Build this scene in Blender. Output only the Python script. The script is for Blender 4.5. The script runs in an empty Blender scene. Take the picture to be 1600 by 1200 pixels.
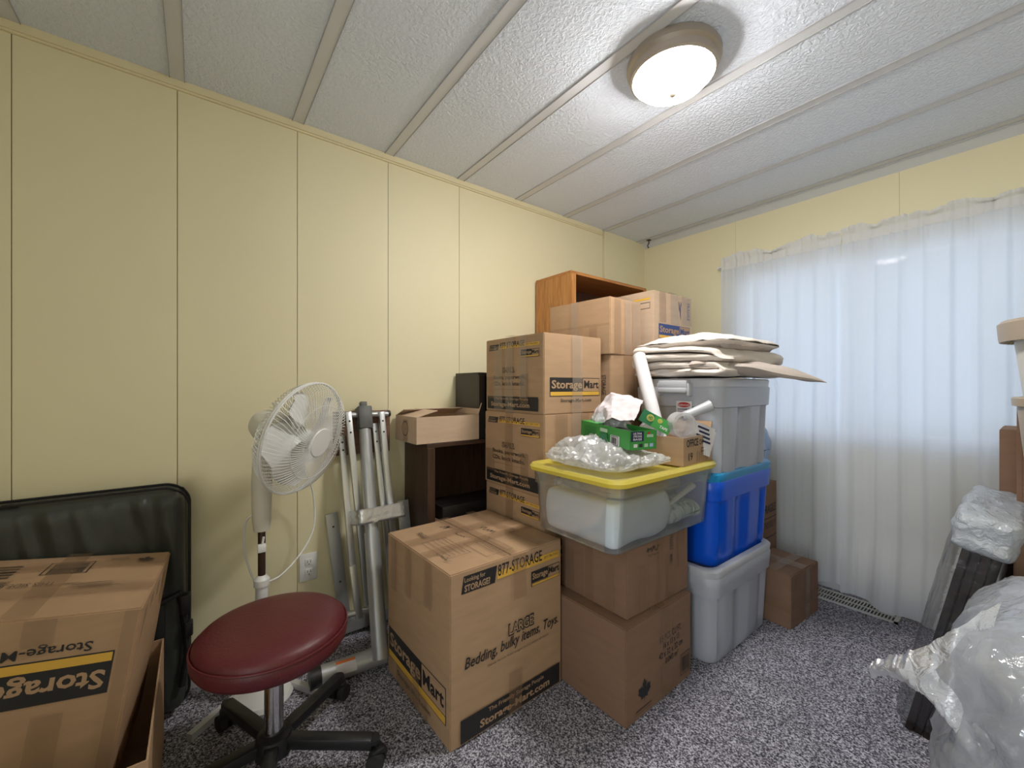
import bpy, bmesh, math, random
from mathutils import Vector, Matrix, noise
PI = math.pi
sc = bpy.context.scene
COL = sc.collection

# ------------------------------------------------------------------ camera
cam_d = bpy.data.cameras.new('camera'); cam = bpy.data.objects.new('camera', cam_d); COL.objects.link(cam)
cam.location = (1.99, -2.881, 1.15)
TH = math.atan(493/640)
cam.rotation_euler = (PI/2, 0, PI/2 - TH)
cam_d.sensor_width = 36; cam_d.lens = 14.4; cam_d.shift_y = 0.0025; cam_d.clip_start = 0.02
sc.camera = cam
# ------------------------------------------------------------------ world, lights, exposure
w = bpy.data.worlds.new('sky'); sc.world = w; w.use_nodes = True
bg = w.node_tree.nodes['Background']; bg.inputs[0].default_value = (0.70, 0.85, 1.0, 1); bg.inputs[1].default_value = .40
LAMP_E = 122.0
por = bpy.data.lights.new('window_daylight', 'AREA'); por.shape = 'RECTANGLE'; por.size = 1.32; por.size_y = 1.06
por.energy = 6.5; por.color = (0.72, 0.86, 1.0)
po = bpy.data.objects.new('window_daylight', por); COL.objects.link(po); po.location = (1.39, 0.18, 1.37); po.rotation_euler = (-PI/2, 0, 0)
hl = bpy.data.lights.new('doorway_fill_light', 'AREA'); hl.shape = 'RECTANGLE'; hl.size = 0.75; hl.size_y = 1.7; hl.energy = 29; hl.color = (0.90, 0.95, 1.0)  # fill light added behind the camera, outside the doorway, to brighten the room
ho = bpy.data.objects.new('doorway_fill_light', hl); COL.objects.link(ho); ho.location = (2.3, -4.3, 1.15); ho.rotation_euler = (PI/2, 0, 0)
sc.view_settings.view_transform = 'Standard'; sc.view_settings.look = 'None'
sc.view_settings.exposure = 0.0; sc.view_settings.gamma = 1; sc.view_settings.use_curve_mapping = False
sc.cycles.transparent_max_bounces = 24; sc.cycles.max_bounces = 10; sc.cycles.sample_clamp_indirect = 6

# ------------------------------------------------------------------ materials
def newmat(name):
    m = bpy.data.materials.new(name); m.use_nodes = True
    return m, m.node_tree.nodes, m.node_tree.links, m.node_tree.nodes['Principled BSDF']
def simple(name, col, rough=.5, metal=0, spec=.5, bump=0, bscale=40, alpha=1, var=0, vscale=4):
    m, N, L, b = newmat(name)
    b.inputs['Base Color'].default_value = (*col, 1); b.inputs['Roughness'].default_value = rough
    b.inputs['Metallic'].default_value = metal; b.inputs['Specular IOR Level'].default_value = spec
    b.inputs['Alpha'].default_value = alpha
    tc = N.new('ShaderNodeTexCoord')
    if bump:
        n = N.new('ShaderNodeTexNoise'); n.inputs['Scale'].default_value = bscale; n.inputs['Detail'].default_value = 4
        bp = N.new('ShaderNodeBump'); bp.inputs['Strength'].default_value = bump; bp.inputs['Distance'].default_value = .004
        L.new(tc.outputs['Object'], n.inputs['Vector']); L.new(n.outputs['Fac'], bp.inputs['Height']); L.new(bp.outputs[0], b.inputs['Normal'])
    n2 = N.new('ShaderNodeTexNoise'); n2.inputs['Scale'].default_value = vscale; n2.inputs['Detail'].default_value = 3
    mx = N.new('ShaderNodeMix'); mx.data_type = 'RGBA'
    mx.inputs['A'].default_value = (*[c*(1-var) for c in col], 1); mx.inputs['B'].default_value = (*[min(1, c*(1+var)) for c in col], 1)
    L.new(tc.outputs['Object'], n2.inputs['Vector']); L.new(n2.outputs['Fac'], mx.inputs['Factor']); L.new(mx.outputs['Result'], b.inputs['Base Color'])
    return m
def cardboard(name, col):
    m, N, L, b = newmat(name)
    tc = N.new('ShaderNodeTexCoord'); b.inputs['Roughness'].default_value = .82; b.inputs['Specular IOR Level'].default_value = .25
    mp = N.new('ShaderNodeMapping'); mp.inputs['Scale'].default_value = (3, 3, 14)
    n = N.new('ShaderNodeTexNoise'); n.inputs['Scale'].default_value = 3; n.inputs['Detail'].default_value = 5
    n3 = N.new('ShaderNodeTexNoise'); n3.inputs['Scale'].default_value = 260; n3.inputs['Detail'].default_value = 1
    cr = N.new('ShaderNodeMix'); cr.data_type = 'RGBA'
    cr.inputs['A'].default_value = (*[c*.86 for c in col], 1); cr.inputs['B'].default_value = (*[c*1.12 for c in col], 1)
    wv = N.new('ShaderNodeTexWave'); wv.bands_direction = 'Z'; wv.inputs['Scale'].default_value = 45; wv.inputs['Distortion'].default_value = 1.5
    ad = N.new('ShaderNodeMath'); ad.operation = 'MULTIPLY_ADD'; ad.inputs[1].default_value = .15
    bp = N.new('ShaderNodeBump'); bp.inputs['Strength'].default_value = .10; bp.inputs['Distance'].default_value = .002
    L.new(tc.outputs['Object'], mp.inputs[0]); L.new(mp.outputs[0], n.inputs['Vector']); L.new(tc.outputs['Object'], wv.inputs['Vector']); L.new(tc.outputs['Object'], n3.inputs['Vector'])
    L.new(n.outputs['Fac'], cr.inputs['Factor']); L.new(cr.outputs['Result'], b.inputs['Base Color'])
    L.new(wv.outputs['Fac'], ad.inputs[0]); L.new(n.outputs['Fac'], ad.inputs[2]); L.new(ad.outputs[0], bp.inputs['Height']); L.new(bp.outputs[0], b.inputs['Normal'])
    return m
def plastic_film(name, trans, tint=(.93, .95, 1), rough=.18, bscale=30, bstr=.5, transl=.4, gl=.22):
    m, N, L, b = newmat(name); N.remove(b)
    out = N['Material Output']; tc = N.new('ShaderNodeTexCoord')
    n = N.new('ShaderNodeTexNoise'); n.inputs['Scale'].default_value = bscale; n.inputs['Detail'].default_value = 5; n.inputs['Distortion'].default_value = 1.2
    bp = N.new('ShaderNodeBump'); bp.inputs['Strength'].default_value = bstr; bp.inputs['Distance'].default_value = .01
    L.new(tc.outputs['Object'], n.inputs['Vector']); L.new(n.outputs['Fac'], bp.inputs['Height'])
    d = N.new('ShaderNodeBsdfDiffuse'); t = N.new('ShaderNodeBsdfTranslucent'); g = N.new('ShaderNodeBsdfGlossy'); tr = N.new('ShaderNodeBsdfTransparent')
    for q in (d, t): q.inputs['Color'].default_value = (*tint, 1)
    g.inputs['Roughness'].default_value = rough
    for q in (d, t, g): L.new(bp.outputs[0], q.inputs['Normal'])
    m1 = N.new('ShaderNodeMixShader'); m1.inputs[0].default_value = transl; L.new(d.outputs[0], m1.inputs[1]); L.new(t.outputs[0], m1.inputs[2])
    m2 = N.new('ShaderNodeMixShader'); m2.inputs[0].default_value = trans; L.new(m1.outputs[0], m2.inputs[1]); L.new(tr.outputs[0], m2.inputs[2])
    lw = N.new('ShaderNodeLayerWeight'); lw.inputs['Blend'].default_value = .35; L.new(bp.outputs[0], lw.inputs['Normal'])
    mu = N.new('ShaderNodeMath'); mu.operation = 'MULTIPLY_ADD'; mu.inputs[1].default_value = .5; mu.inputs[2].default_value = gl*.4; L.new(lw.outputs['Fresnel'], mu.inputs[0])
    m3 = N.new('ShaderNodeMixShader'); L.new(mu.outputs[0], m3.inputs[0]); L.new(m2.outputs[0], m3.inputs[1]); L.new(g.outputs[0], m3.inputs[2])
    L.new(m3.outputs[0], out.inputs['Surface'])
    return m
def sheer(name, trans, transl, tint=(.95, .96, 1)):
    m, N, L, b = newmat(name); N.remove(b); out = N['Material Output']; tc = N.new('ShaderNodeTexCoord')
    d = N.new('ShaderNodeBsdfDiffuse'); t = N.new('ShaderNodeBsdfTranslucent'); tr = N.new('ShaderNodeBsdfTransparent')
    for q in (d, t): q.inputs['Color'].default_value = (*tint, 1)
    n = N.new('ShaderNodeTexNoise'); n.inputs['Scale'].default_value = 9; n.inputs['Detail'].default_value = 6; n.inputs['Distortion'].default_value = .8
    bp = N.new('ShaderNodeBump'); bp.inputs['Strength'].default_value = .25; bp.inputs['Distance'].default_value = .012
    L.new(tc.outputs['Object'], n.inputs['Vector']); L.new(n.outputs['Fac'], bp.inputs['Height'])
    for q in (d, t): L.new(bp.outputs[0], q.inputs['Normal'])
    m1 = N.new('ShaderNodeMixShader'); m1.inputs[0].default_value = transl; L.new(d.outputs[0], m1.inputs[1]); L.new(t.outputs[0], m1.inputs[2])
    m2 = N.new('ShaderNodeMixShader'); m2.inputs[0].default_value = trans; L.new(m1.outputs[0], m2.inputs[1]); L.new(tr.outputs[0], m2.inputs[2])
    L.new(m2.outputs[0], out.inputs['Surface']); return m
def wood(name, c1, c2, axis='Z', rough=.45, scale=9):
    m, N, L, b = newmat(name); tc = N.new('ShaderNodeTexCoord'); mp = N.new('ShaderNodeMapping')
    s = {'Z': (6, 6, .5), 'Y': (6, .5, 6), 'X': (.5, 6, 6)}[axis]; mp.inputs['Scale'].default_value = s
    n = N.new('ShaderNodeTexNoise'); n.inputs['Scale'].default_value = scale; n.inputs['Detail'].default_value = 8; n.inputs['Distortion'].default_value = 1.4
    r = N.new('ShaderNodeValToRGB'); r.color_ramp.elements[0].position = .35; r.color_ramp.elements[1].position = .65
    r.color_ramp.elements[0].color = (*c1, 1); r.color_ramp.elements[1].color = (*c2, 1)
    L.new(tc.outputs['Object'], mp.inputs[0]); L.new(mp.outputs[0], n.inputs['Vector']); L.new(n.outputs['Fac'], r.inputs[0]); L.new(r.outputs[0], b.inputs['Base Color'])
    b.inputs['Roughness'].default_value = rough; return m
def carpet_mat():
    m, N, L, b = newmat('carpet'); tc = N.new('ShaderNodeTexCoord')
    n = N.new('ShaderNodeTexNoise'); n.inputs['Scale'].default_value = 185; n.inputs['Detail'].default_value = 2; n.inputs['Roughness'].default_value = .7
    n2 = N.new('ShaderNodeTexNoise'); n2.inputs['Scale'].default_value = 9; n2.inputs['Detail'].default_value = 4
    r = N.new('ShaderNodeValToRGB'); e = r.color_ramp.elements
    e[0].position = .38; e[0].color = (.05, .048, .06, 1); e[1].position = .62; e[1].color = (.80, .78, .88, 1)
    q = e.new(.5); q.color = (.27, .262, .31, 1)
    mx = N.new('ShaderNodeMix'); mx.data_type = 'RGBA'; mx.blend_type = 'MULTIPLY'; mx.inputs['Factor'].default_value = .5
    ad = N.new('ShaderNodeMath'); ad.operation = 'ADD'
    bp = N.new('ShaderNodeBump'); bp.inputs['Strength'].default_value = .5; bp.inputs['Distance'].default_value = .006
    for k in (n, n2): L.new(tc.outputs['Object'], k.inputs['Vector'])
    L.new(n.outputs['Fac'], r.inputs[0]); L.new(r.outputs[0], mx.inputs['A']); L.new(n2.outputs['Fac'], mx.inputs['B']); L.new(mx.outputs['Result'], b.inputs['Base Color'])
    L.new(n.outputs['Fac'], bp.inputs['Height']); L.new(bp.outputs[0], b.inputs['Normal']); b.inputs['Roughness'].default_value = .95; b.inputs['Specular IOR Level'].default_value = .1
    mx.inputs['B'].default_value = (1, 1, 1, 1); return m
def ceiling_mat():
    m, N, L, b = newmat('ceiling_stipple'); tc = N.new('ShaderNodeTexCoord')
    n = N.new('ShaderNodeTexNoise'); n.inputs['Scale'].default_value = 75; n.inputs['Detail'].default_value = 3; n.inputs['Distortion'].default_value = .6
    r = N.new('ShaderNodeValToRGB'); r.color_ramp.elements[0].position = .42; r.color_ramp.elements[1].position = .6
    bp = N.new('ShaderNodeBump'); bp.inputs['Strength'].default_value = .55; bp.inputs['Distance'].default_value = .005
    L.new(tc.outputs['Object'], n.inputs['Vector']); L.new(n.outputs['Fac'], r.inputs[0]); L.new(r.outputs[0], bp.inputs['Height']); L.new(bp.outputs[0], b.inputs['Normal'])
    b.inputs['Base Color'].default_value = (.80, .86, .97, 1); b.inputs['Roughness'].default_value = .85; return m
def emis(name, col, s):
    m, N, L, b = newmat(name); b.inputs['Base Color'].default_value = (.9, .9, .85, 1); b.inputs['Emission Color'].default_value = (*col, 1); b.inputs['Emission Strength'].default_value = s; return m

M = dict(
    wall=simple('wall_paint', (.80, .73, .49), .55, bump=.03, bscale=60, var=.02), wallwin=simple('window_wall_paint', (.80, .73, .49), .6, var=.02),
    seam=simple('seam_paint', (.42, .37, .22), .8), trimcream=simple('cream_trim', (.78, .70, .46), .5), trimwhite=simple('white_trim', (.62, .63, .63), .5),
    ceil=ceiling_mat(), batten=simple('batten_vinyl', (.70, .71, .74), .5), battenl=simple('batten_edge', (.40, .40, .42), .6), carpet=carpet_mat(), white=simple('white_plastic', (.80, .80, .79), .4), offw=simple('cream_plastic', (.70, .68, .60), .4),
    card=cardboard('cardboard', (.44, .285, .17)), card2=cardboard('brown_cardboard', (.25, .15, .098)), card3=cardboard('pale_cardboard', (.56, .41, .29)), cardin=cardboard('cardboard_inside', (.38, .25, .15)),
    ink=simple('black_ink', (.018, .017, .018), .6), inkg=simple('faded_ink', (.10, .07, .05), .7), yel=simple('yellow_ink', (.72, .42, .06), .6), bluei=simple('blue_ink', (.03, .06, .20), .6), redl=simple('red_ink', (.5, .03, .03), .5),
    tape=simple('brown_tape', (.34, .21, .12), .28, bump=.35, bscale=35, alpha=.30), ctape=simple('clear_tape', (.50, .42, .34), .14, bump=1, bscale=28, alpha=.30), seamline=simple('flap_gap', (.10, .06, .03), .9),
    grey=simple('grey_bin_plastic', (.43, .45, .51), .38, bump=.05, bscale=120), greyd=simple('grey_lid_plastic', (.50, .51, .55), .35), pale=simple('pale_bin_plastic', (.46, .47, .50), .4),
    blue=simple('blue_bin_plastic', (.004, .095, .68), .28), teal=simple('blue_rim_plastic', (.01, .24, .50), .35),
    yellow=plastic_film('yellow_lid_plastic', .0, (.95, .82, .15), .3, 8, .03, .58, .15), clear=plastic_film('clear_tub_plastic', .93, (.80, .92, 1), .10, 6, .05, .5, .08),
    film=plastic_film('clear_film', .50, (.96, .97, 1), .10, 22, .8, .5, .3), film2=plastic_film('loose_film', .66, (.95, .97, 1), .08, 20, .9, .5, .3), filmw=plastic_film('milky_film', .22, (.90, .92, .97), .15, 26, .9), bubble=plastic_film('bubble_wrap', .95, (.80, .86, .98), .1, 30, .8, .5, .08), bubblew=plastic_film('bubble_wrap_folded', .22, (.86, .93, 1), .15, 40, 1.0),
    lgrey=simple('silver_paint', (.46, .47, .48), .38, .55), dgrey=simple('dark_grey_plastic', (.10, .10, .10), .5), alum=simple('aluminium', (.62, .63, .64), .3, .8), chrome=simple('chrome', (.8, .8, .82), .08, 1), foil=simple('duct_tape_silver', (.55, .55, .56), .25, .7, bump=1, bscale=45),
    black=simple('black_plastic', (.012, .012, .013), .4), rubber=simple('black_rubber', (.02, .02, .02), .7), brownp=simple('bronze_pole', (.10, .065, .05), .3, .6),
    maroon=simple('maroon_vinyl', (.105, .013, .018), .42, bump=.25, bscale=120, var=.08), maroond=simple('maroon_piping', (.10, .008, .014), .45), bag=simple('olive_nylon', (.040, .045, .040), .38, bump=.8, bscale=7, var=.1), bagd=simple('black_webbing', (.010, .010, .011), .6),
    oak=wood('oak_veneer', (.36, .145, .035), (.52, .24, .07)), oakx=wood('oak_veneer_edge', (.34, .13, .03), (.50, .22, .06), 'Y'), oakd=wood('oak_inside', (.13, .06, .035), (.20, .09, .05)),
    wal=wood('walnut_veneer', (.035, .017, .010), (.075, .035, .020)), waly=wood('walnut_veneer_flat', (.035, .017, .010), (.07, .034, .02), 'Y'), dark=simple('dark_laminate', (.028, .022, .020), .35), dboard=wood('dark_table_board', (.012, .007, .005), (.03, .016, .011), 'Z', .3), board=wood('brown_board', (.15, .08, .05), (.22, .12, .08), 'Y'),
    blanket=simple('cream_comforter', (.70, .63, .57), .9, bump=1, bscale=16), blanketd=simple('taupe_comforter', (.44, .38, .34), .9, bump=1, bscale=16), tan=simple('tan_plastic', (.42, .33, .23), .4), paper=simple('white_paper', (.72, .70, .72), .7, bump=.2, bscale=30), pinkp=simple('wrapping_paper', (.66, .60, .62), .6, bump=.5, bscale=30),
    green=simple('green_carton', (.045, .30, .055), .4), dgreen=simple('dark_green_card', (.01, .16, .06), .35), navy=simple('navy_print', (.012, .02, .07), .4), lime=simple('pale_print', (.42, .58, .42), .5),
    clothw=simple('white_cloth', (.84, .92, 1.0), .8, bump=.4, bscale=20), clothb=simple('beige_paper', (.50, .42, .28), .8), leaf=wood('leafy_cloth', (.08, .22, .14), (.80, .86, .84), 'Z', .8, 7), bluep=simple('blue_package', (.01, .06, .45), .35), ltblue=simple('pale_blue_bag', (.35, .47, .68), .35, bump=.8, bscale=25),
    orange=simple('orange_sticker', (.75, .20, .05), .5), tan2=simple('tan_lid', (.40, .33, .26), .45), bulb=emis('lit_glass', (1.0, .965, .92), LAMP_E), nickel=simple('brushed_nickel', (.42, .36, .30), .4, .5), curtain=sheer('sheer_curtain', .12, .50, (.88, .92, 1)), curtaint=sheer('gathered_curtain', .05, .25, (.80, .80, .80)),
    glass=plastic_film('window_glass', .96, (1, 1, 1), .02, 5, 0), metalw=simple('white_metal', (.62, .62, .62), .4, .2), bedding=simple('pale_blue_bedding', (.40, .55, .82), .85, bump=.4, bscale=30),
)

# ------------------------------------------------------------------ mesh building
class MB:
    def __init__(s): s.v = []; s.f = []; s.m = []; s.ms = []
    def mi(s, m):
        m = M[m] if isinstance(m, str) else m
        if m not in s.ms: s.ms.append(m)
        return s.ms.index(m)
    def add(s, vs, fs, m, T=None):
        o = len(s.v); k = s.mi(m)
        s.v += [(T @ Vector(p)) if T else Vector(p) for p in vs]
        for f in fs: s.f.append([o+i for i in f]); s.m.append(k)
    def box(s, a, b, m, T=None, bev=0.0):
        x0, y0, z0 = [min(p, q) for p, q in zip(a, b)]; x1, y1, z1 = [max(p, q) for p, q in zip(a, b)]
        if bev <= 0:
            s.add([(x0,y0,z0),(x1,y0,z0),(x1,y1,z0),(x0,y1,z0),(x0,y0,z1),(x1,y0,z1),(x1,y1,z1),(x0,y1,z1)],
                  [(0,3,2,1),(4,5,6,7),(0,1,5,4),(1,2,6,5),(2,3,7,6),(3,0,4,7)], m, T); return
        bm = bmesh.new(); bmesh.ops.create_cube(bm, size=1)
        for v in bm.verts: v.co = Vector(((x0+x1)/2+v.co.x*(x1-x0), (y0+y1)/2+v.co.y*(y1-y0), (z0+z1)/2+v.co.z*(z1-z0)))
        bmesh.ops.bevel(bm, geom=list(bm.edges), offset=bev, segments=2, affect='EDGES', profile=.5)
        s.bm(bm, m, T)
    def bm(s, bm, m, T=None):
        bm.verts.index_update(); s.add([v.co.copy() for v in bm.verts], [[v.index for v in f.verts] for f in bm.faces], m, T); bm.free()
    def tube(s, pts, r, m, n=8, T=None, cap=True):
        pts = [Vector(p) for p in pts]; R = r if isinstance(r, (list, tuple)) else [r]*len(pts)
        vs = []; fs = []; u = None
        for i, p in enumerate(pts):
            d = (pts[min(i+1, len(pts)-1)]-pts[max(i-1, 0)])
            d = d.normalized() if d.length > 1e-9 else Vector((0, 0, 1))
            if u is None: u = d.orthogonal().normalized()
            u = (u-d*u.dot(d)); u = u.normalized() if u.length > 1e-6 else d.orthogonal().normalized()
            w_ = d.cross(u)
            for k in range(n):
                a = 2*PI*k/n; vs.append(p+(u*math.cos(a)+w_*math.sin(a))*R[i])
        for i in range(len(pts)-1):
            for k in range(n): a = i*n+k; b = i*n+(k+1) % n; fs.append((a, b, b+n, a+n))
        if cap: fs.append(list(range(n))[::-1]); fs.append([len(vs)-n+k for k in range(n)])
        s.add(vs, fs, m, T)
    def bar(s, p, q, wx, wy, m, up=(0, 1, 0), bev=0):
        p = Vector(p); q = Vector(q); d = (q-p); L_ = d.length; d.normalize(); y = Vector(up); y = (y-d*y.dot(d)).normalized(); x = y.cross(d)
        T = Matrix((x, y, d)).transposed().to_4x4(); T.translation = p
        s.box((-wx/2, -wy/2, 0), (wx/2, wy/2, L_), m, T, bev)
    def lathe(s, prof, m, n=32, T=None, mats=None):
        vs = []; fs = []
        for (r, z) in prof:
            for k in range(n): a = 2*PI*k/n; vs.append((r*math.cos(a), r*math.sin(a), z))
        for i in range(len(prof)-1):
            for k in range(n): fs.append((i*n+k, i*n+(k+1) % n, (i+1)*n+(k+1) % n, (i+1)*n+k))
        fs.append(list(range(n))[::-1]); fs.append([(len(prof)-1)*n+k for k in range(n)])
        s.add(vs, fs, m, T)
    def loft(s, rings, m, T=None, cap0=True, cap1=True):
        n = len(rings[0]); vs = [p for r in rings for p in r]; fs = []
        for i in range(len(rings)-1):
            for k in range(n): fs.append((i*n+k, i*n+(k+1) % n, (i+1)*n+(k+1) % n, (i+1)*n+k))
        if cap0: fs.append(list(range(n))[::-1])
        if cap1: fs.append([(len(rings)-1)*n+k for k in range(n)])
        s.add(vs, fs, m, T)
    def build(s, name, parent=None, origin=None, smooth=35):
        me = bpy.data.meshes.new(name)
        if origin is None:
            if parent is not None: origin = world_of(parent)
            else:
                xs = [v.x for v in s.v]; ys = [v.y for v in s.v]; zs = [v.z for v in s.v]
                origin = Vector(((min(xs)+max(xs))/2, (min(ys)+max(ys))/2, min(zs)))
        origin = Vector(origin)
        me.from_pydata([v-origin for v in s.v], [], s.f)
        for m in s.ms: me.materials.append(m)
        me.polygons.foreach_set('material_index', s.m)
        if smooth:
            me.polygons.foreach_set('use_smooth', [True]*len(me.polygons))
            me.validate(); me.update(); me.set_sharp_from_angle(angle=math.radians(smooth))
        me.update()
        o = bpy.data.objects.new(name, me); COL.objects.link(o)
        if parent is not None: o.parent = parent; o.location = origin-world_of(parent)
        else: o.location = origin
        return o
def world_of(o):
    p = Vector(o.location)
    while o.parent: o = o.parent; p = p+Vector(o.location)
    return p
def tag(o, label=None, cat=None, group=None, kind=None):
    if label: o['label'] = label
    if cat: o['category'] = cat
    if group: o['group'] = group
    if kind: o['kind'] = kind
    return o
def thing(name, loc, label, cat, group=None):
    o = bpy.data.objects.new(name, None); COL.objects.link(o); o.location = loc; o.empty_display_size = .05
    return tag(o, label, cat, group)
def struct(name, mb, smooth=0): return tag(mb.build(name, smooth=smooth), kind='structure')
def rrect(cx, cy, z, w_, l, r, n=5, notch=None):
    """rounded rectangle ring; notch=(list of (side,centre,half,depth))"""
    pts = []
    hx, hy = w_/2, l/2
    def side(a, b, fixed, ax, sg, key):
        k = 14
        for i in range(k):
            t = a+(b-a)*i/k; off = 0
            if notch:
                for (s_, c, h, d) in notch:
                    if s_ == key:
                        u = abs(t-c)/h
                        if u < 1: off = max(off, d*min(1, (1-u)*h/.012))
            q = sg*(fixed-off)
            pts.append((cx+q, cy+t, z) if ax == 'x' else (cx+t, cy+q, z))
    def corner(ax, ay, a0):
        for i in range(n): a = a0+(PI/2)*i/n; pts.append((cx+ax+r*math.cos(a), cy+ay+r*math.sin(a), z))
    side(-(hy-r), hy-r, hx, 'x', 1, 'R'); corner(hx-r, hy-r, 0)
    side(hx-r, -(hx-r), hy, 'y', 1, 'B'); corner(-(hx-r), hy-r, PI/2)
    side(hy-r, -(hy-r), hx, 'x', -1, 'L'); corner(-(hx-r), -(hy-r), PI)
    side(-(hx-r), hx-r, hy, 'y', -1, 'F'); corner(hx-r, -(hy-r), 1.5*PI)
    return pts
def rotz(a, c=(0, 0, 0)): return Matrix.Translation(c) @ Matrix.Rotation(a, 4, 'Z') @ Matrix.Translation([-q for q in c])
def fn(p, f, s=0): return noise.noise(Vector((p[0]*f+s*7.3, p[1]*f+s*3.1, p[2]*f-s*5.7)))
def ridged(p, f, s=0, oct_=3):
    t = 0; a = 1; q = 0
    for k in range(oct_): t += a*(1-abs(fn(p, f, s+k))*2.2); q += a; a *= .55; f *= 2.1
    return t/q

# text --------------------------------------------------------------
_tc = {}
def text_geo(st, bold=.0, shear=0):
    k = (st, bold, shear)
    if k in _tc: return _tc[k]
    cu = bpy.data.curves.new('lettering', 'FONT'); cu.body = st; cu.offset = bold; cu.shear = shear; cu.resolution_u = 2; cu.fill_mode = 'FRONT'
    ob = bpy.data.objects.new('lettering', cu); me = ob.to_mesh()
    vs = [(v.co.x, v.co.y) for v in me.vertices]; fs = [list(p.vertices) for p in me.polygons]
    ob.to_mesh_clear(); bpy.data.objects.remove(ob); bpy.data.curves.remove(cu)
    x0 = min(v[0] for v in vs); x1 = max(v[0] for v in vs); y0 = min(v[1] for v in vs); y1 = max(v[1] for v in vs)
    vs = [((x-x0)/(x1-x0), (y-y0)/(y1-y0)) for x, y in vs]
    _tc[k] = (vs, fs); return _tc[k]
LEAF = [(0,-1),(.05,-.45),(.5,-.55),(.42,-.35),(.9,.05),(.75,.15),(.85,.5),(.55,.45),(.45,.6),(.2,.3),(.28,.85),(.12,.75),(0,1.1),
        (-.12,.75),(-.28,.85),(-.2,.3),(-.45,.6),(-.55,.45),(-.85,.5),(-.75,.15),(-.9,.05),(-.42,-.35),(-.5,-.55),(-.05,-.45)]
class Face:
    """u right, v down from the top-left, both 0..1, on a planar face"""
    def __init__(s, mb, fn_, W, H): s.mb = mb; s.fn = fn_; s.W = W; s.H = H; s.k = 0
    def P(s, u, v, e=None): return s.fn(u, v, (s.k*.00025+.0006) if e is None else e)
    def rect(s, u0, v0, u1, v1, m, nu=None, sl=0):
        nu = nu or max(1, int(abs(u1-u0)*s.W/.04)); nv = max(1, int(abs(v1-v0)*s.H/.04)); vs = []; fs = []; s.k += 1
        for j in range(nv+1):
            for i in range(nu+1):
                v = v0+(v1-v0)*j/nv; vs.append(s.P(u0+(u1-u0)*i/nu+sl*(1-j/nv), v))
        for j in range(nv):
            for i in range(nu): a = j*(nu+1)+i; fs.append((a, a+nu+1, a+nu+2, a+1))
        s.mb.add(vs, fs, m)
    def frame(s, u0, v0, u1, v1, t, m):
        tu = t/s.W; tv = t/s.H
        s.rect(u0, v0, u1, v0+tv, m); s.rect(u0, v1-tv, u1, v1, m); s.rect(u0, v0, u0+tu, v1, m); s.rect(u1-tu, v0, u1, v1, m)
    def text(s, st, u0, v0, u1, v1, m, bold=.0, shear=0, flip=False, slant=0):
        vs, fs = text_geo(st, bold, shear); s.k += 1
        pts = []
        for x, y in vs:
            if flip: x, y = 1-x, 1-y
            pts.append(s.P(u0+(u1-u0)*x, v1+(v0-v1)*y-slant*x))
        s.mb.add(pts, fs, m)
    def vtext(s, st, u0, v0, u1, v1, m, bold=0):
        vs, fs = text_geo(st, bold, 0); s.k += 1
        s.mb.add([s.P(u0+(u1-u0)*y, v0+(v1-v0)*x) for x, y in vs], fs, m)
    def leaf(s, u, v, size, m, a=0):
        s.k += 1; pts = [s.P(u+(x*math.cos(a)-y*math.sin(a))*size/s.W, v-(x*math.sin(a)+y*math.cos(a))*size/s.H) for x, y in LEAF]
        c = s.P(u, v); n = len(pts); s.mb.add(pts+[c], [(i, (i+1) % n, n) for i in range(n)], m)
    def scrib(s, u0, v0, u1, v1, m, seed=0, n=14, t=.0012):
        rnd = random.Random(seed); s.k += 1; p = None
        for i in range(n+1):
            q = (u0+(u1-u0)*(i+rnd.uniform(-.4, .4))/n, v0+(v1-v0)*rnd.random())
            if p:
                dx = (q[0]-p[0])*s.W; dy = (q[1]-p[1])*s.H; L_ = math.hypot(dx, dy)+1e-6; nx = -dy/L_*t/s.W; ny = dx/L_*t/s.H
                s.mb.add([s.P(p[0]+nx, p[1]+ny), s.P(p[0]-nx, p[1]-ny), s.P(q[0]-nx, q[1]-ny), s.P(q[0]+nx, q[1]+ny)], [(0, 1, 2, 3)], m)
            p = q
    def barcode(s, u0, v0, u1, v1, m, seed=3):
        s.frame(u0, v0, u1, v1, .002, m); rnd = random.Random(seed); u = u0+(u1-u0)*.12
        while u < u1-(u1-u0)*.15:
            w_ = (u1-u0)*rnd.choice((.02, .035, .05)); s.rect(u, v0+(v1-v0)*.15, u+w_, v1-(v1-v0)*.15, m, 1); u += w_+(u1-u0)*rnd.choice((.025, .04))

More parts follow.
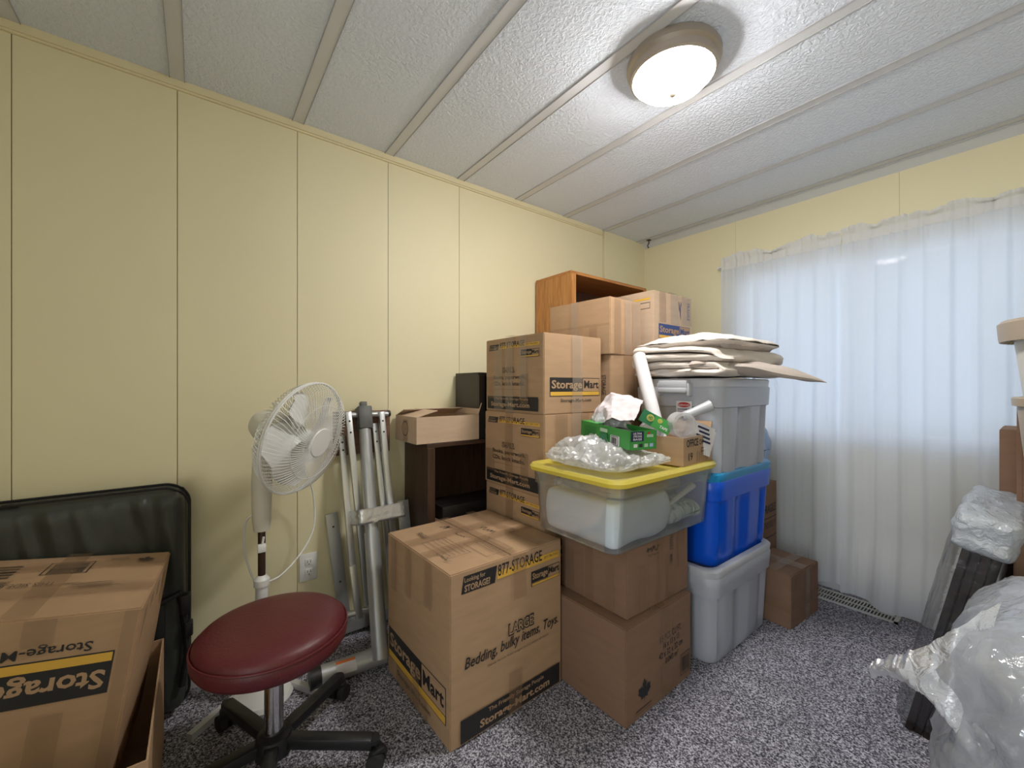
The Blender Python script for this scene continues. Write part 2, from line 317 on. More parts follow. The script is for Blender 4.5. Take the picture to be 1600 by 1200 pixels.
def carton(name, corner, lx, ly, h, mat, label, yaw=0, group=None, art=None, tapes=None, bulge=.003, T=None, gapaxis='x', cat='box'):
    """closed box; corner = the -y,+x bottom corner (nearest the camera); art(faces) prints on body; tapes(faces) on a tape part"""
    cx, cy, z0 = corner; R = Matrix.Translation((cx, cy, z0)) @ Matrix.Rotation(yaw, 4, 'Z')
    if T is not None: R = T @ R
    def dsp(p):   # local p with x in [-lx,0], y in [0,ly], z in [0,h]
        x = (p.x+lx/2)/(lx/2); y = (p.y-ly/2)/(ly/2); z = (p.z-h/2)/(h/2)
        cl = lambda q: max(0, 1-q*q)
        return Vector((x*bulge*cl(y)*cl(z), y*bulge*cl(x)*cl(z), z*bulge*.6*cl(x)*cl(y) if z > 0 else 0))
    def tr(p): p = Vector(p); return R @ (p+dsp(p))
    root = thing(name, R @ Vector((-lx/2, ly/2, 0)), label, cat, group)
    b = MB(); bm = bmesh.new(); bmesh.ops.create_cube(bm, size=1)
    for v in bm.verts: v.co = Vector((-lx/2+v.co.x*lx, ly/2+v.co.y*ly, h/2+v.co.z*h))
    bmesh.ops.subdivide_edges(bm, edges=list(bm.edges), cuts=9, use_grid_fill=True)
    sharp = [e for e in bm.edges if len(e.link_faces) == 2 and e.calc_face_angle() > 1]
    bmesh.ops.bevel(bm, geom=sharp, offset=.0035, segments=2, affect='EDGES')
    for v in bm.verts: v.co = tr(v.co)
    b.bm(bm, mat)
    def faces(mb):
        return dict(F=Face(mb, lambda u, v, e: tr((-lx+u*lx, -e, h*(1-v))), lx, h), R=Face(mb, lambda u, v, e: tr((e, u*ly, h*(1-v))), ly, h),
                    T=Face(mb, lambda u, v, e: tr((-lx+u*lx, ly*(1-v), h+e)), lx, ly), L=Face(mb, lambda u, v, e: tr((-lx-e, ly*(1-u), h*(1-v))), ly, h))
    f = faces(b)
    if gapaxis == 'x': f['T'].rect(0.01, .495, .99, .505, 'seamline')
    elif gapaxis == 'y': f['T'].rect(.495, .01, .505, .99, 'seamline')
    if art: art(f)
    b.build('carton_body', root, smooth=40)
    if tapes:
        kk = [22]; g = faces(None)
        def strip(F_):
            def rect(*a, **k):
                t = MB(); F_.mb = t; F_.k = kk[0]; kk[0] += 1; Face.rect(F_, *a, **k); t.build('packing_tape', root, smooth=40)
            return rect
        for q in g.values(): q.rect = strip(q)
        tapes(g)
    return root

# mover's box artwork
def logo(F, u0, v0, u1, v1, sub=True, dark='ink', split=.64, flip=False):
    H = v1-v0; W = u1-u0
    def g(a): return u0+W*(1-a if flip else a)
    def k(a): return v0+H*(1-a if flip else a)
    def r(a, b, c, d, m): F.rect(min(g(a), g(c)), min(k(b), k(d)), max(g(a), g(c)), max(k(b), k(d)), m)
    F.rect(u0, v0, u1, v1, dark); t = .0030/F.W/W; tv = .0030/F.H/H
    r(split, tv, 1-t, .74, CARD[0]); r(t, .76, 1-t, 1-tv, 'yel')
    def tx(s_, a, b, c, d, m, bold=.025): F.text(s_, min(g(a), g(c)), min(k(b), k(d)), max(g(a), g(c)), max(k(b), k(d)), m, bold, flip=flip)
    tx('Storage', .03, .14, split-.02, .72, CARD[0]); tx('Mart', split+.02, .14, .975, .58, dark)
CARD = ['card']
def small_A(F, words=('SMALL', 'Books, paperwork,', 'CDs, knick knacks.'), card='card'):
    F.rect(.06, .075, .24, .155, 'ink', sl=.02); F.text('Looking for', .075, .085, .20, .110, card, .01); F.text('STORAGE?', .075, .118, .215, .147, card, .02)
    F.rect(.27, .105, .94, .145, 'yel'); F.text('877-STORAGE', .28, .06, .71, .135, 'ink', .012); F.text('(877-786-7243)', .73, .112, .92, .136, 'inkg')
    F.frame(.66, .185, .94, .285, .0022, 'ink'); F.rect(.66, .185, .83, .262, 'ink'); F.text('Storage', .67, .20, .825, .255, card, .02); F.text('Mart', .835, .20, .93, .245, 'ink', .02); F.rect(.665, .266, .935, .280, 'yel')
    F.text(words[0], .34, .40, .56, .475, 'ink', .05); F.text(words[0], .346, .407, .554, .468, card, .0); F.text(words[1], .17, .505, .74, .575, 'ink', .01); F.text(words[2], .17, .59, .73, .655, 'ink', .01)
    F.text('Handy boxes hold weight and protect all items', .18, .69, .74, .705, 'inkg')
    F.rect(.05, .79, .93, .965, 'ink'); F.text('The Friendly Storage People', .20, .805, .78, .845, card, .01); F.text('Storage-Mart.com', .12, .865, .80, .945, card, .025)
def small_B(F, y0=.545, y1=.78):
    logo(F, .09, y0, .96, y1); F.text('Storage-Mart.com', .26, y1+.03, .80, y1+.085, 'ink', .012)

# ================================================================== ROOM
H = 2.30; XR = 2.75; YB = -3.85
b = MB(); b.box((-.1, YB-.1, -.1), (XR+.1, .1, 0), 'carpet'); struct('floor', b)
b = MB(); b.box((-.1, YB-.1, H), (XR+.1, .1, H+.1), 'ceil'); struct('ceiling', b)
seams = [-2.938+.406*n for n in range(-2, 7)]
# left wall with v-grooved panels
b = MB(); ys = [YB-.1]+[y for y in seams if y < -1.5 or y > -.6]+[0.1]
b.box((-.12, YB-.1, 0), (-.006, .1, H), 'seam')
for i in range(len(ys)-1):
    y0 = ys[i]+(.0013 if i else 0); y1 = ys[i+1]-.0013
    last = i == len(ys)-2
    b.box((-.006, y0+(.006 if last else 0), 0), (.014 if last else 0, y1, H), 'wall')
struct('wall_left', b)
WX0, WX1, WZ0, WZ1 = .74, 2.04, .85, 1.89
b = MB()
b.box((-.1, .006, 0), (WX0, .12, H), 'wallwin'); b.box((WX1, .006, 0), (XR+.1, .12, H), 'wallwin'); b.box((WX0, .006, 0), (WX1, .12, WZ0), 'wallwin'); b.box((WX0, .006, WZ1), (WX1, .12, H), 'wallwin')
xs = [-.1, .722, 1.534, 2.346, XR+.1]
for i in range(len(xs)-1):
    x0, x1 = xs[i]+.0006, xs[i+1]-.0006
    for (za, zb, clip) in ((0, WZ0, 0), (WZ0, WZ1, 1), (WZ1, H, 0)):
        if clip:
            for (a, c) in ((x0, min(x1, WX0)), (max(x0, WX1), x1)):
                if c > a: b.box((a, 0, za), (c, .006, zb), 'wallwin')
        else: b.box((x0, 0, za), (x1, .006, zb), 'wallwin')
struct('wall_window', b)
b = MB(); b.box((XR, YB-.1, 0), (XR+.1, .1, H), 'wall'); struct('wall_right', b)
b = MB(); b.box((-.1, YB-.1, 0), (1.9, YB, H), 'wall'); b.box((2.7, YB-.1, 0), (XR+.1, YB, H), 'wall'); b.box((1.9, YB-.1, 2.03), (2.7, YB, H), 'wall'); struct('wall_back', b)
# trims
b = MB(); b.box((0, YB, H-.028), (.014, -.515, H), 'trimcream'); b.box((0, YB, H-.036), (.008, -.515, H-.028), 'trimcream'); struct('trim_1', b)
b = MB(); b.add([(.014, 0, H), (XR, 0, H), (XR, -.035, H), (.014, -.035, H), (.014, 0, H-.038), (XR, 0, H-.038)], [(0, 1, 2, 3), (3, 2, 5, 4), (0, 4, 5, 1), (0, 3, 4), (1, 5, 2)], 'trimwhite'); struct('trim_2', b)
for i, y in enumerate(seams+[-.09]):
    b = MB(); wd = .021
    b.box((.0, y-wd, H-.003), (XR, y+wd, H), 'batten'); b.box((.0, y-wd-.0018, H-.0055), (XR, y-wd, H), 'battenl'); b.box((.0, y+wd, H-.0055), (XR, y+wd+.0018, H), 'battenl')
    struct('trim_%d' % (i+3), b)
b = MB(); b.box((0, YB, 0), (.010, -.01, .045), 'trimwhite'); struct('baseboard_left', b)
b = MB(); b.box((.012, -.012, 0), (XR, 0, .06), 'trimwhite'); struct('baseboard_window', b)
# window
win = thing('window_1', (1.39, .05, WZ0), None, None); win['kind'] = 'structure'
b = MB()
for (a, c) in (((WX0, .02, WZ0), (WX0+.045, .11, WZ1)), ((WX1-.045, .02, WZ0), (WX1, .11, WZ1)), ((WX0, .02, WZ0), (WX1, .11, WZ0+.045)), ((WX0, .02, WZ1-.045), (WX1, .11, WZ1)), ((1.37, .03, WZ0), (1.41, .09, WZ1))):
    b.box(a, c, 'white', bev=.003)
b.build('window_frame', win)
for x0, x1, y in ((WX0+.04, 1.375, .06), (1.405, WX1-.04, .07)):
    b = MB(); b.box((x0, y, WZ0+.04), (x1, y+.004, WZ1-.04), 'glass'); b.build('pane', win)
b = MB(); b.box((WX0-.01, -.03, WZ0-.018), (WX1+.01, .03, WZ0), 'white', bev=.003); b.build('window_sill', win)

# ceiling lamp
LC = (1.195, -1.556)
lamp = thing('ceiling_lamp', (LC[0], LC[1], H), 'round flush ceiling light, lit, frosted glass dome in a nickel ring', 'ceiling light')
T = Matrix.Translation((LC[0], LC[1], 0))
b = MB(); b.lathe([(.150, H-.001), (.156, H-.012), (.155, H-.030), (.146, H-.040), (.144, H-.060), (.136, H-.066), (.131, H-.060), (.131, H-.02)], 'nickel', 48, T); b.build('lamp_ring', lamp)
b = MB(); b.lathe([(.130*math.cos(a), H-.058-.062*math.sin(a)) for a in [PI/2*i/10 for i in range(10)]]+[(.004, H-.120)], 'bulb', 48, T); b.build('lamp_shade', lamp)
b = MB(); b.lathe([(.004, H-.118), (.011, H-.120), (.012, H-.126), (.007, H-.132), (.002, H-.134)], 'nickel', 16, T); b.build('finial', lamp)

# ceiling hook, outlet, vent
b = MB(); b.lathe([(.001, H), (.017, H-.001), (.018, H-.006), (.006, H-.010)], 'black', 16, Matrix.Translation((.103, -.075, 0)))
b.tube([(.103, -.075, H-.008), (.103, -.075, H-.03), (.103, -.085, H-.04), (.103, -.092, H-.052), (.103, -.084, H-.066), (.103, -.073, H-.060)], .0035, 'black'); tag(b.build('plant_hook'), 'small black screw hook in the ceiling near the corner', 'hook')
ol = thing('wall_outlet', (0.0, -2.487, .352), 'white duplex electrical outlet low on the yellow wall', 'outlet')
b = MB(); b.box((0, -2.525, .292), (.006, -2.452, .412), 'white', bev=.002); b.build('cover_plate', ol)
for zz in (.330, .374):
    b = MB(); b.box((.005, -2.503, zz-.016), (.009, -2.471, zz+.016), 'white', bev=.002)
    for yy in (-2.493, -2.481): b.box((.009, yy-.001, zz-.002), (.0095, yy+.001, zz+.009), 'black')
    b.box((.009, -2.489, zz-.010), (.0095, -2.485, zz-.006), 'black'); b.build('socket', ol)
vt = thing('floor_vent', (1.37, -.13, 0), 'white metal floor register under the curtain hem', 'vent')
b = MB(); b.box((1.19, -.20, .0), (1.56, -.19, .008), 'metalw'); b.box((1.19, -.07, .0), (1.56, -.06, .008), 'metalw'); b.box((1.19, -.20, .0), (1.205, -.06, .008), 'metalw'); b.box((1.545, -.20, .0), (1.56, -.06, .008), 'metalw'); b.box((1.2, -.195, .0), (1.55, -.065, .002), 'black')
b.box((1.2, -.133, .0), (1.55, -.127, .007), 'metalw'); b.build('vent_frame', vt)
b = MB()
for i in range(26):
    x = 1.212+i*.0132; b.box((x, -.19, .001), (x+.005, -.07, .0065), 'metalw')
b.build('louvers', vt)

# curtains ---------------------------------------------------------
def curtain(x0, x1, label, seed, leftshift=False):
    rnd = random.Random(seed); NX = int((x1-x0)/.007); 
    zs = [2.012, 2.005, 1.995, 1.985, 1.975, 1.968, 1.960, 1.952, 1.945, 1.938, 1.930, 1.92, 1.90, 1.87, 1.83]+[1.78-.04*i for i in range(44)]+[.018]
    zs = [z for z in zs if z > .03]+[.018]
    root = thing('curtain', ((x0+x1)/2, -.085, 0), label, 'curtain', None)
    mains = MB(); vs = []; fs = []; nz = len(zs)
    ph = [rnd.uniform(0, 9) for _ in range(6)]
    for j, z in enumerate(zs):
        g = max(0, min(1, (z-1.80)/.15)); low = 1-g; dn = max(0, (1.8-z)/1.8)
        for i in range(NX+1):
            s = i/NX; x = x0+(x1-x0)*s
            if leftshift:
                q = max(0, min(1, (1.42-z)/.3)); q = q*q*(3-2*q); x += .27*q*(1-s)**1.3
            fold = .021*math.tanh(2.4*math.sin(x*2*PI/.205+ph[0]+1.5*math.sin(x*4.1+ph[1])+.5*fn((x*3, z*.8, 0), 1, seed)))+.003*math.sin(x*2*PI/.071+ph[2]+2*math.sin(x*9)+z*.5)+.006*fn((x*7, z*1.2, 0), 1, seed+4)
            fold = math.copysign(abs(fold/.026)**.75, fold)*.024
            ga = .006*math.sin(x*2*PI/.026+ph[3]+2*fn((x*9, 0, 0), 1, 2))+.005*math.sin(x*2*PI/.041+ph[4])
            y = -.075+fold*low*(.55+.45*dn)+ga*(g*.9+.12*low)
            y += .006*fn((x*8, z*8, seed), 1)*low
            if 1.93 < z < 1.99: y = -.062+(y+.075)*.6
            zz = z
            if z > 1.985: zz = z+.030*fn((x*11, 3, 0), 1, seed)+.008*fn((x*38, 1, 0), 1, seed)+.004; y += .018*fn((x*22, z*20, 5), 1, seed)
            if z < .3: zz = z+max(0, .014*fn((x*4, 0, 7), 1, seed)+.012)*(1-z/.3); y -= .03*dn*max(0, fn((x*4, z*3, 1), 1, 3))
            if z < .35 and x > 1.33: y -= .085*(1-z/.35)*min(1, (x-1.33)/.16)*max(0, min(1, (1.86-x)/.15))
            if 1.16 < x < 1.36 and z < .28 and leftshift: zz += .045*(1-z/.28)*math.sin(PI*(x-1.16)/.2); y -= .03*(1-z/.28)
            vs.append((x, min(y, -.018), zz))
    for j in range(nz-1):
        for i in range(NX): a = j*(NX+1)+i; fs.append((a, a+1, a+NX+2, a+NX+1))
    top = [f for f in fs if zs[f[0]//(NX+1)] > 1.935]; rest = [f for f in fs if zs[f[0]//(NX+1)] <= 1.935]
    def sub(ff, nm, m):
        used = sorted({i for f in ff for i in f}); mp = {a: k for k, a in enumerate(used)}
        q = MB(); q.add([vs[a] for a in used], [[mp[i] for i in f] for f in ff], m); q.build(nm, root, smooth=180)
    sub(top, 'ruffle', 'curtaint'); sub(rest, 'panel', 'curtain')
    return root
curtain(.656, 1.309, 'sheer white curtain panel ending beside the grey totes', 5, True)
curtain(1.312, 2.25, 'sheer white curtain panel reaching the floor behind the wrapped boards', 11)
b = MB(); b.tube([(.63, -.05, 1.962), (2.28, -.05, 1.962)], .006, 'white'); b.box((.626, -.055, 1.95), (.634, 0, 1.97), 'white'); b.box((2.276, -.055, 1.95), (2.284, 0, 1.97), 'white')
tag(b.build('curtain_rod'), 'thin white curtain rod hidden in the gathered ruffle', 'curtain rod')

# ================================================================== BOXES
# large box in front
def art_large(f):
    R = f['R']
    R.rect(.08, .03, .35, .13, 'ink', sl=.02); R.text('Looking for', .105, .04, .27, .075, 'card', .012); R.text('STORAGE?', .105, .082, .31, .122, 'card', .03)
    R.rect(.37, .068, .97, .115, 'yel'); R.text('877-STORAGE', .375, .028, .79, .10, 'ink', .012); R.text('(877-786-7243)', .81, .078, .96, .10, 'inkg')
    R.frame(.68, .15, .975, .245, .0022, 'ink'); R.rect(.68, .15, .85, .222, 'ink'); R.text('Storage', .69, .16, .845, .215, 'card', .025); R.text('Mart', .855, .16, .965, .205, 'ink', .025); R.rect(.685, .228, .97, .241, 'yel')
    R.text('LARGE', .46, .415, .70, .495, 'ink', .06); R.text('LARGE', .468, .424, .692, .486, 'card', .0)
    R.text('Bedding, bulky items, Toys.', .10, .50, .955, .585, 'ink', .01, .25)
    R.text('Handy boxes hold weight and protect all items', .28, .60, .85, .618, 'inkg', 0, .1)
    R.rect(.07, .845, .97, .98, 'ink'); R.text('The Friendly Storage People', .29, .86, .80, .895, 'card', .01); R.text('Storage-Mart.com', .22, .905, .86, .968, 'card', .03)
    F = f['F']; logo(F, .03, .66, .95, .875); F.text('Storage-Mart.com', .2, .90, .74, .945, 'inkg', .012)
    T = f['T']; T.scrib(.36, .30, .56, .37, 'ink', 4, 16); T.scrib(.16, .52, .24, .62, 'ink', 5, 12); T.scrib(.36, .56, .50, .60, 'ink', 6, 10)
    T.frame(.40, .70, .78, .90, .0015, 'inkg'); T.frame(.62, .42, .92, .66, .0015, 'inkg')
    for k in range(4): T.rect(.42, .735+.04*k, .76, .739+.04*k, 'inkg')
    for k in range(3): T.rect(.64, .48+.05*k, .90, .484+.05*k, 'inkg')
    T.text('FRAGILE', .20, .80, .34, .85, 'inkg', .02); T.text('Packed by', .64, .44, .74, .46, 'inkg'); T.scrib(.66, .88, .84, .93, 'inkg', 9, 12)
def tape_large(g):
    T = g['T']; T.rect(.0, .44, 1, .56, 'tape'); T.rect(.30, 0, .42, 1, 'tape'); T.rect(.58, 0, .68, 1, 'tape'); T.rect(.0, .16, 1, .25, 'tape')
    F = g['F']; F.rect(.10, 0, .20, .36, 'tape'); F.rect(.36, 0, .46, .33, 'tape'); F.rect(.66, 0, .78, .28, 'tape'); F.rect(.2, .85, .72, .995, 'tape'); F.rect(.50, .7, .6, .98, 'tape')
    R = g['R']; R.rect(.50, 0, .62, .28, 'tape'); R.rect(.46, .72, .58, .99, 'tape')
carton('moving_box', (.856, -2.252, 0), .492, .496, .557, 'card', 'large moving box reading LARGE Bedding, bulky items, Toys, standing alone in front', yaw=math.radians(1.5), art=art_large, tapes=tape_large)

# stack of small moving boxes
def small_box(corner, dims, yaw, label, seed, words=('SMALL', 'Books, paperwork,', 'CDs, knick knacks.'), ctape=False, logo_r=True, group=None):
    def art(f):
        small_A(f['F'], words)
        if logo_r: small_B(f['R'])
    def tp(g):
        r = random.Random(seed); m = 'ctape' if ctape else 'tape'
        F = g['F']; F.rect(.40, 0, .53, 1, m); F.rect(.04, .52, .20, .82, 'tape'); F.rect(.66, .5, .78, .88, 'tape')
        if ctape: F.rect(.18, .1, .34, .98, m); F.rect(.64, 0, .76, .8, m)
        R = g['R']; R.rect(.44, 0, .62, 1, 'ctape'); 
        if not ctape: R.rect(.16, 0, .36, .5, 'tape'); R.rect(.6, 0, .75, .4, 'tape')
        T = g['T']; T.rect(0, .42, 1, .58, 'tape'); T.rect(.35, 0, .5, 1, 'tape')
    return carton('moving_box', corner, dims[0], dims[1], dims[2], 'card', label, yaw, group, art, tp)
Z = 0
for i, (lab, yw, dx) in enumerate((('bottom moving box of the front stack, mostly hidden behind the large box', .0, .0), ('small moving box third from the top of the front stack, showing only its upper print', .0, .004), ('small moving box reading Books, paperwork, in the middle of the front stack', .02, .004), ('small moving box with a big black and yellow logo, topmost of the front stack', .0, -.002))):
    small_box((.729+dx, -1.748+.002*i, Z), (.425, .360, .3435), yw, lab, i, ctape=(i == 3)); Z += .3442

# brown boxes under the tub
def art_cuft(f):
    R = f['R']; k = .07
    R.text('1.5 PCS. CU FT.', .47, .29, .82, .365, 'ink', .012); R.text('16 x 13 x 13', .52, .38, .78, .445, 'ink', .012); R.text('42 x 32 x 32 cm', .45, .47, .84, .54, 'ink', .012); R.text('0.043 m³', .55, .56, .76, .63, 'ink', .012)
    R.leaf(.24, .745, .042, 'ink'); R.vtext('Made in Canada', .22, .62, .245, .66, 'inkg'); R.rect(.12, .90, .34, .908, 'ink'); R.rect(.12, .93, .34, .936, 'inkg'); R.barcode(.80, .66, .96, .90, 'ink')
def tp_cuft(g):
    R = g['R']; R.rect(.48, 0, .64, .35, 'tape'); R.rect(.48, .6, .64, .99, 'tape'); g['T'].rect(0, .4, 1, .6, 'tape')
carton('shipping_box', (1.137, -1.742, 0), .357, .425, .334, 'card2', 'brown box printed with a maple leaf and dimensions, on the carpet below the tub stack', yaw=math.radians(1), art=art_cuft, tapes=tp_cuft)
def art_b2(f):
    R = f['R']; R.scrib(.28, .13, .5, .22, 'ink', 3, 22, .0015); R.scrib(.3, .24, .48, .27, 'inkg', 4, 12); R.vtext('FRAGILE', .66, .08, .72, .30, 'inkg', .02); R.scrib(.66, .32, .70, .5, 'ink', 8, 10)
def tp_b2(g):
    for F, xs in ((g['F'], (.12, .42, .72)), (g['R'], (.16, .44, .60, .78))):
        for i, x in enumerate(xs): F.rect(x, 0 if i % 2 else .35, x+.12, .99 if i != 3 else .6, 'tape')
    g['F'].rect(0, 0, 1, .25, 'tape')
carton('shipping_box', (1.107, -1.696, .336), .327, .391, .262, 'card2', 'brown box with scribbled marker directly under the clear tub', yaw=math.radians(-.5), art=art_b2, tapes=tp_b2)

# stack behind: four boxes, then the plain wide box A
for i, zz in enumerate((0, .3262, .6524)):
    small_box((.722, -1.312, zz), (.36, .262, .3255), 0, 'moving box of the inner stack, wedged between the front stack and the totes', 20+i, group='moving boxes of the inner stack')
carton('shipping_box', (.724, -1.312, .979), .365, .262, .3255, 'card', 'plain taped box below the wide one, beside the white roll', tapes=lambda g: (g['F'].rect(.4, 0, .55, 1, 'tape'), g['R'].rect(.35, 0, .7, 1, 'tape')), art=lambda f: (f['F'].vtext('STORAGE', .86, .3, .93, .6, 'ink'),))
carton('shipping_box', (.731, -1.322, 1.3055), .392, .272, .276, 'card', 'plain wide box with clear tape strips, in front of the oak bookcase', yaw=math.radians(4), tapes=lambda g: (g['F'].rect(.40, 0, .52, 1, 'ctape'), g['F'].rect(.70, .5, .82, 1, 'tape'), g['F'].rect(.0, .46, 1, .5, 'tape'), g['R'].rect(.1, .0, .3, 1, 'tape'), g['R'].rect(.42, 0, .62, 1, 'ctape'), g['R'].rect(.66, 0, .92, .95, 'ctape')))
# box B stack
for i, zz in enumerate((0, .334, .668, 1.002)):
    small_box((.688, -.902, zz), (.335, .395, .3335), 0, 'moving box of the corner stack, below the one with the upright blue logo', 40+i, group='moving boxes of the corner stack')
def art_B(f):
    f['F'].rect(.62, .11, .94, .145, 'yel'); f['F'].frame(.66, .185, .94, .285, .0022, 'ink'); 
    R = f['R']; logo(R, .12, .52, .95, .76, dark='bluei'); R.vtext('FRAGILE', .86, .1, .94, .40, 'bluei', .01); R.scrib(.62, .08, .70, .42, 'bluei', 7, 12)
carton('moving_box', (.688, -.902, 1.3365), .335, .395, .3435, 'card3', 'moving box with a blue-black logo, highest in the corner against the oak bookcase', art=art_B, tapes=lambda g: (g['R'].rect(.12, 0, .28, .5, 'tape'), g['R'].rect(.4, 0, .6, .5, 'ctape'), g['R'].rect(.7, 0, .97, .5, 'ctape'), g['T'].rect(0, .4, 1, .6, 'tape')))

# small carton on the carpet by the curtain
carton('shipping_box', (1.262, -.662, 0), .215, .310, .254, 'card2', 'small taped box on the carpet beside the bottom grey tote', yaw=math.radians(-4), tapes=lambda g: (g['R'].rect(.46, 0, .62, 1, 'ctape'), g['R'].rect(0, .5, 1, .68, 'tape'), g['F'].rect(0, .5, 1, .68, 'tape'), g['R'].rect(.1, .06, .42, .3, 'tape'), g['T'].rect(0, .4, 1, .62, 'ctape'), g['T'].rect(.5, 0, .72, 1, 'ctape')), bulge=.001)
carton('shipping_box', (1.035, -.39, 0), .27, .20, .60, 'card2', 'tall box with black print half hidden behind the blue tote', art=lambda f: (f['R'].text('FRAGILE', .1, .2, .9, .28, 'ink', .02), f['R'].rect(.05, .32, .95, .33, 'ink'), f['R'].text('THIS SIDE UP', .1, .36, .9, .42, 'ink'), f['R'].rect(.05, .5, .95, .51, 'ink')), tapes=lambda g: (g['T'].rect(0, .4, 1, .6, 'tape'),))

def puffy(mb, c, wx, wy, h, m, seed=0, amp=.01, f=6, p=8, n=36, yaw=0, rg=0, dome=0, T=None, flat=False):
    """cushion shaped closed slab, c = centre of its bottom"""
    vs = []; fs = []; R = Matrix.Translation(c) @ Matrix.Rotation(yaw, 4, 'Z')
    if T is not None: R = T @ R
    S = [math.sin(PI/2*(-1+2*i/n)) for i in range(n+1)]
    for side in (1, -1):
        base = len(vs)
        for v in S:
            for u in S:
                e = (max(0, 1-abs(u)**p)**.5)*(max(0, 1-abs(v)**p)**.5)
                kx = 1-.06*abs(v)**6; ky = 1-.06*abs(u)**6
                P_ = Vector((u*wx/2*kx, v*wy/2*ky, h/2+side*h/2*e))
                if side > 0: P_.z += dome*max(0, 1-u*u)*max(0, 1-v*v)
                nn = fn(P_, f, seed); q = amp*nn*1.6
                if rg: q += rg*(ridged(P_, f*1.6, seed+3)-.3)
                if side > 0 or not flat: P_.z += q*side*(.35+.65*e)
                P_.x += q*.8*math.copysign(abs(u)**4, u); P_.y += q*.8*math.copysign(abs(v)**4, v)
                if side < 0 and flat: P_.z = max(P_.z, 0)
                vs.append(P_)
        for j in range(n):
            for i in range(n):
                a = base+j*(n+1)+i; fs.append((a, a+1, a+n+2, a+n+1) if side > 0 else (a, a+n+1, a+n+2, a+1))
    mb.add([R @ q for q in vs], fs, m)

# ================================================================== TOTES
def tote(loc, w_, l, h, mat, rimmat, label, lid=None, latch=False, latchmat='pale', sticker=False, inset=.03, taper=.16, liprise=.0):
    """loc = centre of the bottom"""
    x, y, z = loc; root = thing('storage_tote', loc, label, 'storage bin'); t = taper
    notch = lambda d: [('R', -.03*l/.55, .055, d), ('R', .36*l, .05, d), ('R', -.40*l, .035, d), ('L', 0, .06, d), ('F', 0, .09, d*.8), ('B', 0, .09, d*.8)]
    b = MB(); rings = []
    def ring(zz, k, r, d=0, e=0): rings.append(rrect(x, y, z+zz, w_*k+e, l*(k+(1-k)*.08)+e, r, notch=notch(d)))
    ring(0, 1-t-.03, .05, .0); ring(.012, 1-t, .055, .014)
    for q in (.15, .3, .45, .6, .68): ring(h*q, 1-t+t*q*.62, .055, .016)
    ring(h*.70, 1-t+t*.45, .055, .010); ring(h*.71, 1-t+t*.45, .055, 0, .016); ring(h*.80, 1-t+t*.53, .055, 0, .016); ring(h*.90, 1-t+t*.60, .055, 0, .017); ring(h*.915, 1-t+t*.60, .055, 0, .010)
    b.loft(rings, mat, cap1=True); b.build('tub', root, smooth=50)
    b = MB(); W = w_; Lr = l; rings = []
    for zz, e, r in ((h*.90, -.004, .06), (h*.905, .010, .06), (h-.008, .014, .06), (h, .008, .06), (h, -.016, .05), (h-.012, -.015, .045), (h-inset, -.016, .04), (h-inset, -.10, .03)):
        rings.append(rrect(x, y, z+zz, W+e*2-.03, Lr+e*2-.03, r))
    b.loft(rings, rimmat); b.build('lid' if lid else 'rim', root, smooth=50)
    if latch:
        yy = y-l/2
        b = MB(); b.box((x-.05, yy-.036, z+h-.045), (x+.085, yy+.03, z+h-.008), latchmat, bev=.006); b.box((x-.05, yy-.040, z+h-.062), (x+.085, yy-.022, z+h-.040), latchmat, bev=.005)
        b.box((x-.058, yy-.03, z+h-.075), (x-.046, yy+.02, z+h-.02), latchmat, bev=.003); b.box((x+.081, yy-.03, z+h-.075), (x+.093, yy+.02, z+h-.02), latchmat, bev=.003); b.build('latch', root)
    if sticker:
        yy = y-(l/2)*.955; b = MB(); F = Face(b, lambda u, v, e: Vector((x+.020+u*.072, yy-.0150-e, z+h-.098-v*.066)), .072, .066)
        F.rect(0, 0, 1, 1, 'paper', 1); F.k = 3
        pts = [F.P(.5+.4*math.cos(a), .24+.17*math.sin(a)) for a in [i*PI/10 for i in range(20)]]; b.add(pts, [list(range(20))], 'redl'); F.k = 6; F.text('Rubbermaid', .16, .18, .84, .31, 'paper', .01); F.text('ROUGHNECK', .12, .48, .88, .6, 'bluei', .02); F.text('STORAGE BOX', .12, .66, .88, .76, 'bluei', .01); F.rect(.1, .84, .9, .9, 'bluei')
        b.build('sticker', root)['label'] = 'white sticker with a red oval'
    return root
CX = .985
tote((CX, -.945, 0), .41, .60, .400, 'grey', 'greyd', 'grey tote on the carpet at the bottom of the tote stack', taper=.12)
tote((CX-.015, -.900, .382), .41, .60, .405, 'blue', 'teal', 'bright blue tote in the middle of the stack, with a teal rim', taper=.13)
tote((CX-.005, -.930, .767), .42, .54, .418, 'grey', 'greyd', 'grey latched tote on top of the blue one, under the folded comforter', lid=True, latch=True, sticker=True, inset=.006, taper=.10)

